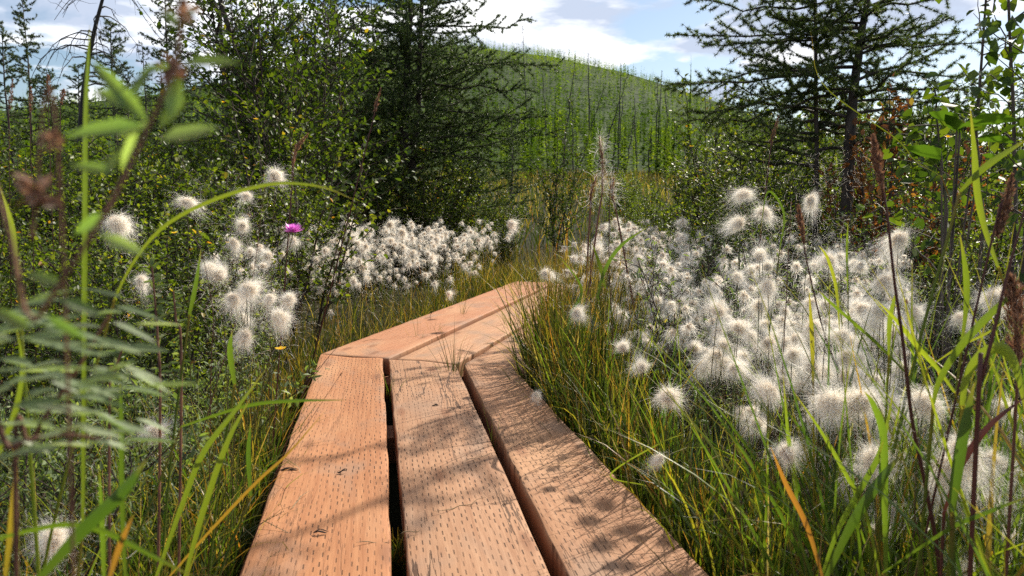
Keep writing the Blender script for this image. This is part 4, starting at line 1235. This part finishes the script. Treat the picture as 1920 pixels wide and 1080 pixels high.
# stalks with feathery brown seed heads
def reed(px, d, wpx, head_from, label, mat=PURPLE, hw=.012, seedn=260, rnd=.4, fluffy=0):
    P = [at(a, b, d) for a, b in px]
    P = [clear_foot(P[0], P[1])] + P
    P = catmull(P, 30); root = P[0].copy(); P = P - root
    rng = np.random.default_rng(int(abs(px[0][0]) + d * 100))
    g = Geo(); tube(g, P, np.linspace(1, .35, 30) * wpx / F * d / 2, 6, rnd)
    o = thing('reed_grass', label, 'reed grass', root)
    part('stem', g.mesh('stem', mat), o)
    n = seedn
    u = rng.uniform(head_from, 1, n); pp, t = along(P, u)
    v = (u - head_from) / (1 - head_from)
    dd_ = norm(t * 1.3 + rv(n, rng) * .8)
    g = Geo(); leaves(g, pp + rv(n, rng) * (hw * .45 * np.sin(PI * np.clip(v, .05, .95)))[:, None], dd_, rv(n, rng), hw * rng.uniform(.5, 1, n) * (.5 + np.sin(PI * v) * .7), .0022 * rng.uniform(.6, 1.3, n), rng.random(n))
    part('seed_head', g.mesh('seed_head', SEEDB), o)
    if fluffy:
        n = fluffy; K = 6
        u = rng.uniform(head_from, 1, n); c, t = along(P, u)
        d0 = norm(rv(n, rng) + [.5, 0, .1]); Q = np.zeros((n, K, 3)); Q[:, 0] = c
        for k in range(1, K):
            d0 = norm(d0 + rng.normal(0, .28, (n, 3))); Q[:, k] = Q[:, k - 1] + d0 * rng.uniform(.005, .013, (n, 1)) * d / 2.6
        g = Geo(); ribbons(g, Q, np.full((n, K), .0006), rv(n, rng), rng.random(n))
        part('plume', g.mesh('plume', COTTON), o)
    return o

reed([(1763, 1080), (1737, 920), (1710, 787), (1693, 640), (1677, 527), (1663, 400), (1648, 320), (1637, 255)], 1.0, 9, .80, 'tall purple reed grass stalk with a brown spike at the right', hw=.010, seedn=420)
reed([(1835, 740), (1840, 713), (1867, 607), (1887, 520), (1907, 447), (1925, 380)], .85, 10, .97, 'thick dark purple stalk leaning right before the foxtail spike', hw=.004, seedn=20)
reed([(1600, 760), (1550, 640), (1515, 500), (1505, 440), (1497, 385)], 1.5, 4, .72, 'reddish feathery reed spike in the middle of the right stand', hw=.010, seedn=360)
reed([(1855, 470), (1870, 440), (1885, 390), (1898, 330)], 1.0, 5, .45, 'brown feathery reed spike in front of the sapling', hw=.012, seedn=360)
reed([(1120, 420), (1128, 370), (1130, 310), (1124, 258)], 3.2, 4, .50, 'pinkish willowherb gone to seed with a white plume above the far bank', hw=.016, seedn=260, fluffy=330, rnd=.9)
reed([(1105, 420), (1108, 370), (1118, 330)], 3.25, 4, .5, 'short seeding willowherb beside the white plume', hw=.02, seedn=160, fluffy=60, rnd=.9)
reed([(1160, 420), (1148, 370), (1150, 335)], 3.3, 4, .55, 'second short willowherb behind the white plume', hw=.02, seedn=160, fluffy=120, rnd=.9)
reed([(545, 380), (548, 320), (556, 280), (578, 250)], 2.2, 3, .45, 'curved brown reed spike above the highest left cottongrass', hw=.012, seedn=220)
reed([(698, 230), (703, 205), (714, 165)], 3.4, 3, .35, 'brown reed spike in front of the big larch', hw=.016, seedn=160)
reed([(17, 260), (18, 200), (24, 148)], 2.5, 1.5, .55, 'brown reed spike at the far left of a pair', hw=.012, seedn=160)
reed([(57, 260), (57, 205), (58, 163)], 2.5, 1.5, .55, 'brown reed spike under the dense young larch', hw=.012, seedn=160)
reed([(92, 240), (91, 170), (90, 140)], 2.6, 1.5, .6, 'brown reed spike nearest to the tall upright blade', hw=.012, seedn=160)
reed([(113, 250), (115, 195), (120, 168)], 2.6, 1.5, .6, 'shortest brown reed spike behind the tall upright blade', hw=.012, seedn=160)
reed([(1440, 320), (1447, 265), (1460, 218)], 3.0, 3, .45, 'pale brown reed spike below the right larch', hw=.014, seedn=200)
reed([(1905, 760), (1908, 650), (1902, 570), (1895, 520)], .95, 7, .30, 'yellow brown bristly foxtail spike at the right edge', hw=.020, seedn=520, rnd=.8)
for k, (px, d, lb) in enumerate([([(1395, 1060), (1400, 900), (1520, 700), (1522, 640)], 1.3, 'thin dark stalk rising from the lower right sedge'), ([(1700, 1085), (1750, 900), (1790, 760), (1835, 640)], .95, 'maroon stalk crossing the near right corner'),
                                 ([(1560, 1085), (1525, 960), (1440, 800), (1350, 745)], 1.1, 'thin maroon stalk bending left over the sedge'), ([(1735, 1085), (1715, 960), (1722, 800), (1705, 720), (1700, 560)], 1.0, 'dark upright stalk beside the purple reed grass'),
                                 ([(1148, 620), (1142, 500), (1143, 380), (1145, 330)], 2.6, 'straight brown stalk before the white plume'), ([(1108, 560), (1107, 460), (1110, 330)], 2.6, 'straight thin stalk left of the white plume'), ([(1470, 640), (1478, 480), (1484, 380)], 1.7, 'dark bare stalk beside the topmost plume'),
                                 ([(395, 720), (400, 600), (380, 480), (358, 440)], 1.3, 'dark bare stalk in the near left clump'), ([(430, 640), (470, 540), (490, 400), (497, 352)], 1.7, 'dark stalk under the highest left cottongrass'), ([(480, 1000), (520, 880), (580, 790), (640, 700)], 1.25, 'brown stalk leaning over the left plank'), ([(560, 760), (600, 690), (655, 625)], 1.9, 'dark twig reaching over the bend of the left plank')]):
    reed(px, d, 2.2, .985, lb, seedn=8, hw=.003, rnd=.15 + .06 * k)

# blurred leafy sprig close to the lens at the left
def sprig(stem, lvs, d0, label, wpx=14, lmat=None, face=(0, -.9, .45)):
    lmat = lmat or GREYL
    P = [at(a, b, q) for a, b, q in stem]
    root0 = np.array([P[0][0] - .05, P[0][1] + .03, float(gz(P[0][0], P[0][1])) - .01])
    Pc = catmull([root0] + P, 40); Pr = Pc - root0
    g = Geo(); tube(g, Pr, np.linspace(1, .5, 40) * wpx / F * d0 / 2, 7)
    o = thing('cinquefoil_sprig', label, 'plant', root0)
    part('stem', g.mesh('stem', REDSTEM), o)
    rng = np.random.default_rng(abs(int(stem[0][0])) + 5)
    g = Geo()
    a = np.array([at(x, y, q) for x, y, _, _, q, _ in lvs]) - root0; b = np.array([at(x, y, q + .006) for _, _, x, y, q, _ in lvs]) - root0
    n = len(lvs); Ln = np.linalg.norm(b - a, axis=1)
    leaves(g, a, b - a, norm(rv(n, rng) * .4 + face), Ln, np.array([l[5] for l in lvs]) / F * np.array([l[4] for l in lvs]), rng.random(n) * .9, .15, .12)
    part('foliage', g.mesh('foliage', lmat), o)
    return o

PALES = leaf_mat('pale_sprig_leaf', [(0, (.11, .16, .07)), (.6, (.20, .26, .14)), (1, (.32, .37, .24))], .4, (1.4, 1.5, .6), .5, .4)
SPL = leaf_mat('sprig_leaf', [(0, (.080, .125, .055)), (.6, (.15, .21, .075)), (1, (.26, .31, .19))], .6, (1.5, 1.7, .5), .5, .5)
q = .26
o = sprig([(-20, 710, .25), (60, 610, .25), (140, 490, .25), (205, 385, .255), (262, 270, .26), (300, 190, .26), (328, 120, .26), (340, 40, .265), (346, -40, .265)],
      [(280, 232, 160, 100, q, 34), (245, 185, 295, 105, q, 36), (340, 120, 455, 108, q, 30), (275, 235, 105, 245, q, 40), (300, 262, 410, 232, q, 34), (320, 225, 335, 130, q, 34), (262, 240, 215, 320, q, 28), (215, 325, 120, 300, .26, 28),
       (200, 400, 130, 440, .26, 26), (190, 440, 275, 478, .26, 26), (240, 200, 170, 160, q, 30), (285, 235, 210, 250, q, 30), (300, 240, 350, 175, q, 28), (320, 125, 255, 130, .265, 22), (345, 40, 380, 0, .265, 20), (340, 60, 300, 5, .265, 20), (200, 330, 225, 270, .26, 22),
       (120, 540, 40, 500, .25, 26), (110, 560, 200, 590, .25, 26), (60, 620, -20, 570, .25, 28), (90, 590, 160, 640, .25, 26)], .25, 'blurred near sprig with green leaves on a slanting brown stem', 11, SPL)
r2 = np.random.default_rng(9)
for (px, py, s) in [(70, 360, .007), (325, 130, .0045), (340, 20, .0045), (95, 260, .0045)]:
    c = at(px, py, .265) - np.array(o.location); n = 26; g = Geo()
    leaves(g, np.repeat(c[None], n, 0) + r2.normal(0, s * .25, (n, 3)), rv(n, r2), rv(n, r2), s, s * .45, r2.random(n))
    part('seed_head', g.mesh('seed_head', SEEDB), o)
rr2 = np.random.default_rng(15)
lv = []
for k in range(104):
    cx_, cy_ = rr2.uniform(-20, 260), rr2.uniform(560, 850)
    a = rr2.uniform(-.5, .6) + (PI if rr2.random() < .5 else 0); l_ = rr2.uniform(60, 125)
    lv.append((cx_, cy_, cx_ + l_ * math.cos(a), cy_ + l_ * math.sin(a) * .6, rr2.uniform(.32, .44), rr2.uniform(14, 24)))
sprig([(-60, 900, .37), (20, 840, .37), (110, 815, .37), (220, 830, .37)], lv[:60], .37, 'blurred grey green leafy branch low at the left edge', 14, PALES, (0, -.3, 1.0))
sprig([(30, 1000, .4), (60, 830, .4), (140, 700, .4), (205, 590, .4)], lv[60:], .4, 'second grey green branch behind the blurred one at the left edge', 11, PALES, (.1, -.35, 1.0))
sprig([(120, 520, .27), (60, 450, .27), (75, 375, .27)], [(70, 375, 105, 368, .27, 22), (66, 370, 40, 350, .27, 20), (75, 372, 80, 340, .27, 20), (72, 380, 110, 385, .27, 20)], .27, 'dark reddish dry flower cup beside the blurred sprig', 7, SEEDB)
rr2 = np.random.default_rng(25)
for stem, nl_, d, lb in [([(300, 800, 1.05), (296, 640, 1.05), (290, 560, 1.05), (285, 500, 1.05)], 60, 1.05, 'upright leafy cinquefoil stem in front of the near left clump'), ([(340, 700, 1.2), (330, 600, 1.2), (325, 545, 1.2)], 40, 1.2, 'short leafy cinquefoil stem in the near left clump'), ([(205, 800, .8), (215, 700, .8), (235, 640, .8)], 40, .8, 'leafy cinquefoil stem behind the blurred branch')]:
    lv = []
    for k in range(nl_):
        i = rr2.integers(len(stem) - 1); t = rr2.random()
        x, y = stem[i][0] * (1 - t) + stem[i + 1][0] * t, stem[i][1] * (1 - t) + stem[i + 1][1] * t
        a = rr2.uniform(-PI, PI); l_ = rr2.uniform(16, 30) / d
        lv.append((x, y, x + l_ * math.cos(a), y + l_ * math.sin(a) * .7 - 4, d, 7 / d))
    sprig(stem, lv, d, lb, 6)


def flower(px, py, d, size, mat, label, n=5, name='yellow_flower', layers=1):
    p = at(px, py, d); bx_ = min(p[0] + .02, left_edge(p[1]) - .06) if p[0] < .1 else p[0] + .02
    b = np.array([bx_, p[1] + .03, float(gz(p[0], p[1]))])
    o = thing(name, label, 'flower', b)
    g = Geo(); tube(g, catmull([np.zeros(3), (p - b) * [.3, .3, .6], p - b], 10), .0012, 4); part('stem', g.mesh('stem', CSTEM), o)
    rng = np.random.default_rng(px)
    a = np.arange(n * layers) * 2 * PI / n + rng.uniform(0, 6); up = np.repeat(np.linspace(.25, 1.0, layers), n)
    dd_ = np.stack([np.cos(a), np.sin(a), up + rng.normal(0, .12, len(a))], -1)
    g = Geo(); leaves(g, np.repeat((p - b)[None], len(a), 0), dd_, np.tile([0, -.2, 1.0], (len(a), 1)), size * .55 * rng.uniform(.85, 1.1, len(a)), size * (.5 if n < 7 else .16), rng.random(len(a)), .1, -.1)
    part('petal', g.mesh('petal', mat), o)

for px, py, d, s, lb in [(527, 655, 1.6, .024, 'yellow cinquefoil flower beside the left plank edge'), (1778, 258, 2.2, .026, 'bright yellow cinquefoil flower under the birch sapling'), (1857, 255, 2.2, .022, 'yellow cinquefoil flower right of the bright one'),
                         (1296, 275, 3.0, .024, 'yellow cinquefoil flower below the right larch branch tips'), (1313, 320, 3.0, .022, 'yellow cinquefoil flower low in the dwarf birch'), (480, 224, 3.2, .026, 'yellow cinquefoil flower high in the left shrubs'), (419, 192, 3.4, .02, 'small yellow flower above the other one in the left shrubs'),
                         (327, 437, 1.9, .018, 'tiny yellow flower under the long arching blade'), (1712, 264, 2.8, .024, 'orange yellow flower in front of the rusty shrub'), (428, 455, 2.0, .015, 'tiny yellow flower near the purple one')]:
    flower(px, py, d, s, YELLOWF, lb)
flower(550, 436, 1.9, .052, PINKF, 'single bright purple flower head above the left cottongrass', 16, 'purple_flower', 4)

# tufts growing in the gaps of the boardwalk
def tuft(px, py, n, hpx, label, seed, d_=None, spreadv=.35, mat=SEDGE):
    rng = np.random.default_rng(seed)
    k = at(px, py, 1.0) - np.array([0, 0, EYE]); t = -(EYE + .04) / k[2]; p = k * t + np.array([0, 0, EYE])
    H = hpx / F * p[1] * rng.uniform(.45, 1.1, n) + .06
    P = blade_paths(rng.normal(0, .010, (n, 3)) * [1, 1, 0], rng.uniform(-PI, PI, n), np.abs(rng.normal(0, spreadv, n)), H, np.abs(rng.normal(0, .6, n)), 8)
    fa = rng.uniform(-PI, PI, n); side = np.stack([np.cos(fa), np.sin(fa), 0 * fa], -1)
    g = Geo(); ribbons(g, P, (.0030 * rng.uniform(.6, 1.3, n))[:, None] * (1 - np.linspace(0, 1, 8) ** 2 * .95)[None], side, rng.random(n) * .85)
    o = link(bpy.data.objects.new('grass_tuft', g.mesh('grass_tuft', mat))); o.location = tuple(p - [0, 0, .06])
    tag(o, label, 'grass tuft')

tuft(852, 712, 34, 120, 'largest grass tuft in the gap at the bend of the planks', 1)
tuft(867, 600, 9, 75, 'upright grass tuft in the far left gap', 2, spreadv=.15)
tuft(812, 632, 9, 60, 'thin grass wisps in the left gap beyond the bend', 3, spreadv=.25)
tuft(784, 645, 6, 80, 'sparse grass stalks in the left gap close to the bend', 4, spreadv=.3)
tuft(928, 835, 5, 95, 'two bright blades in the right gap of the near planks', 5, spreadv=.15, mat=BROAD)
tuft(728, 745, 6, 70, 'few green blades in the left gap of the near planks', 6, spreadv=.2, mat=BROAD)
tuft(744, 1040, 60, 60, 'short mossy grass in the left gap nearest to the viewer', 7, spreadv=.3)
tuft(955, 620, 12, 80, 'grass wisps hanging over the right gap beyond the bend', 8)
for k, (px, py, a, l, lb) in enumerate([(640, 886, .2, .022, 'dark bark crumb on the left plank'), (815, 762, .3, .024, 'dark bark crumb on the middle plank'), (600, 1000, .1, .03, 'small dark splinter on the left plank'), (770, 1000, .5, .045, 'brown bark scrap at the edge of the middle plank'), (900, 858, .9, .12, 'dry grass stalk lying on the middle plank'), (865, 950, .7, .14, 'long dry stalk lying across the middle plank'), (560, 940, 1.4, .11, 'dry stalk lying on the near left plank'), (690, 640, .6, .16, 'dark dry stalk lying on the outer plank beyond the bend'), (540, 883, .1, .05, 'reddish wood chip at the left plank edge'), (1170, 780, 1.0, .05, 'bent dark twig on the right plank'), (700, 1020, .05, .07, 'torn splinter patch at the edge of the left plank')]):
    kk = at(px, py, 1.0) - np.array([0, 0, EYE]); p = kk * (-EYE / kk[2]) + np.array([0, 0, EYE])
    rng = np.random.default_rng(900 + k); n = 7
    s = np.linspace(-.5, .5, n)
    Q = np.stack([s * l * math.cos(a), s * l * math.sin(a), .0035 + .003 * np.sin(s * 6 + k)], -1); Q[:, :2] += rng.normal(0, l * .03, (n, 2))
    th_ = l < .08 and k not in (3, 10)
    g = Geo(); tube(g, Q, (.0026 if th_ else .0011) * np.array([.3, .8, 1, .7, .9, .6, .2]), 5, rng.random())
    if th_:
        tube(g, Q[::-1] * [1, .5, 1] + [.002, .006, .001], (.0014) * np.array([.3, .8, 1, .7, .9, .6, .2]), 4, rng.random())
    nm = 'bark_crumb' if th_ else 'dry_stalk'
    o = link(bpy.data.objects.new(nm, g.mesh(nm, TWIG if th_ else DRY))); o.location = tuple(p); tag(o, lb, 'bark' if th_ else 'stalk')
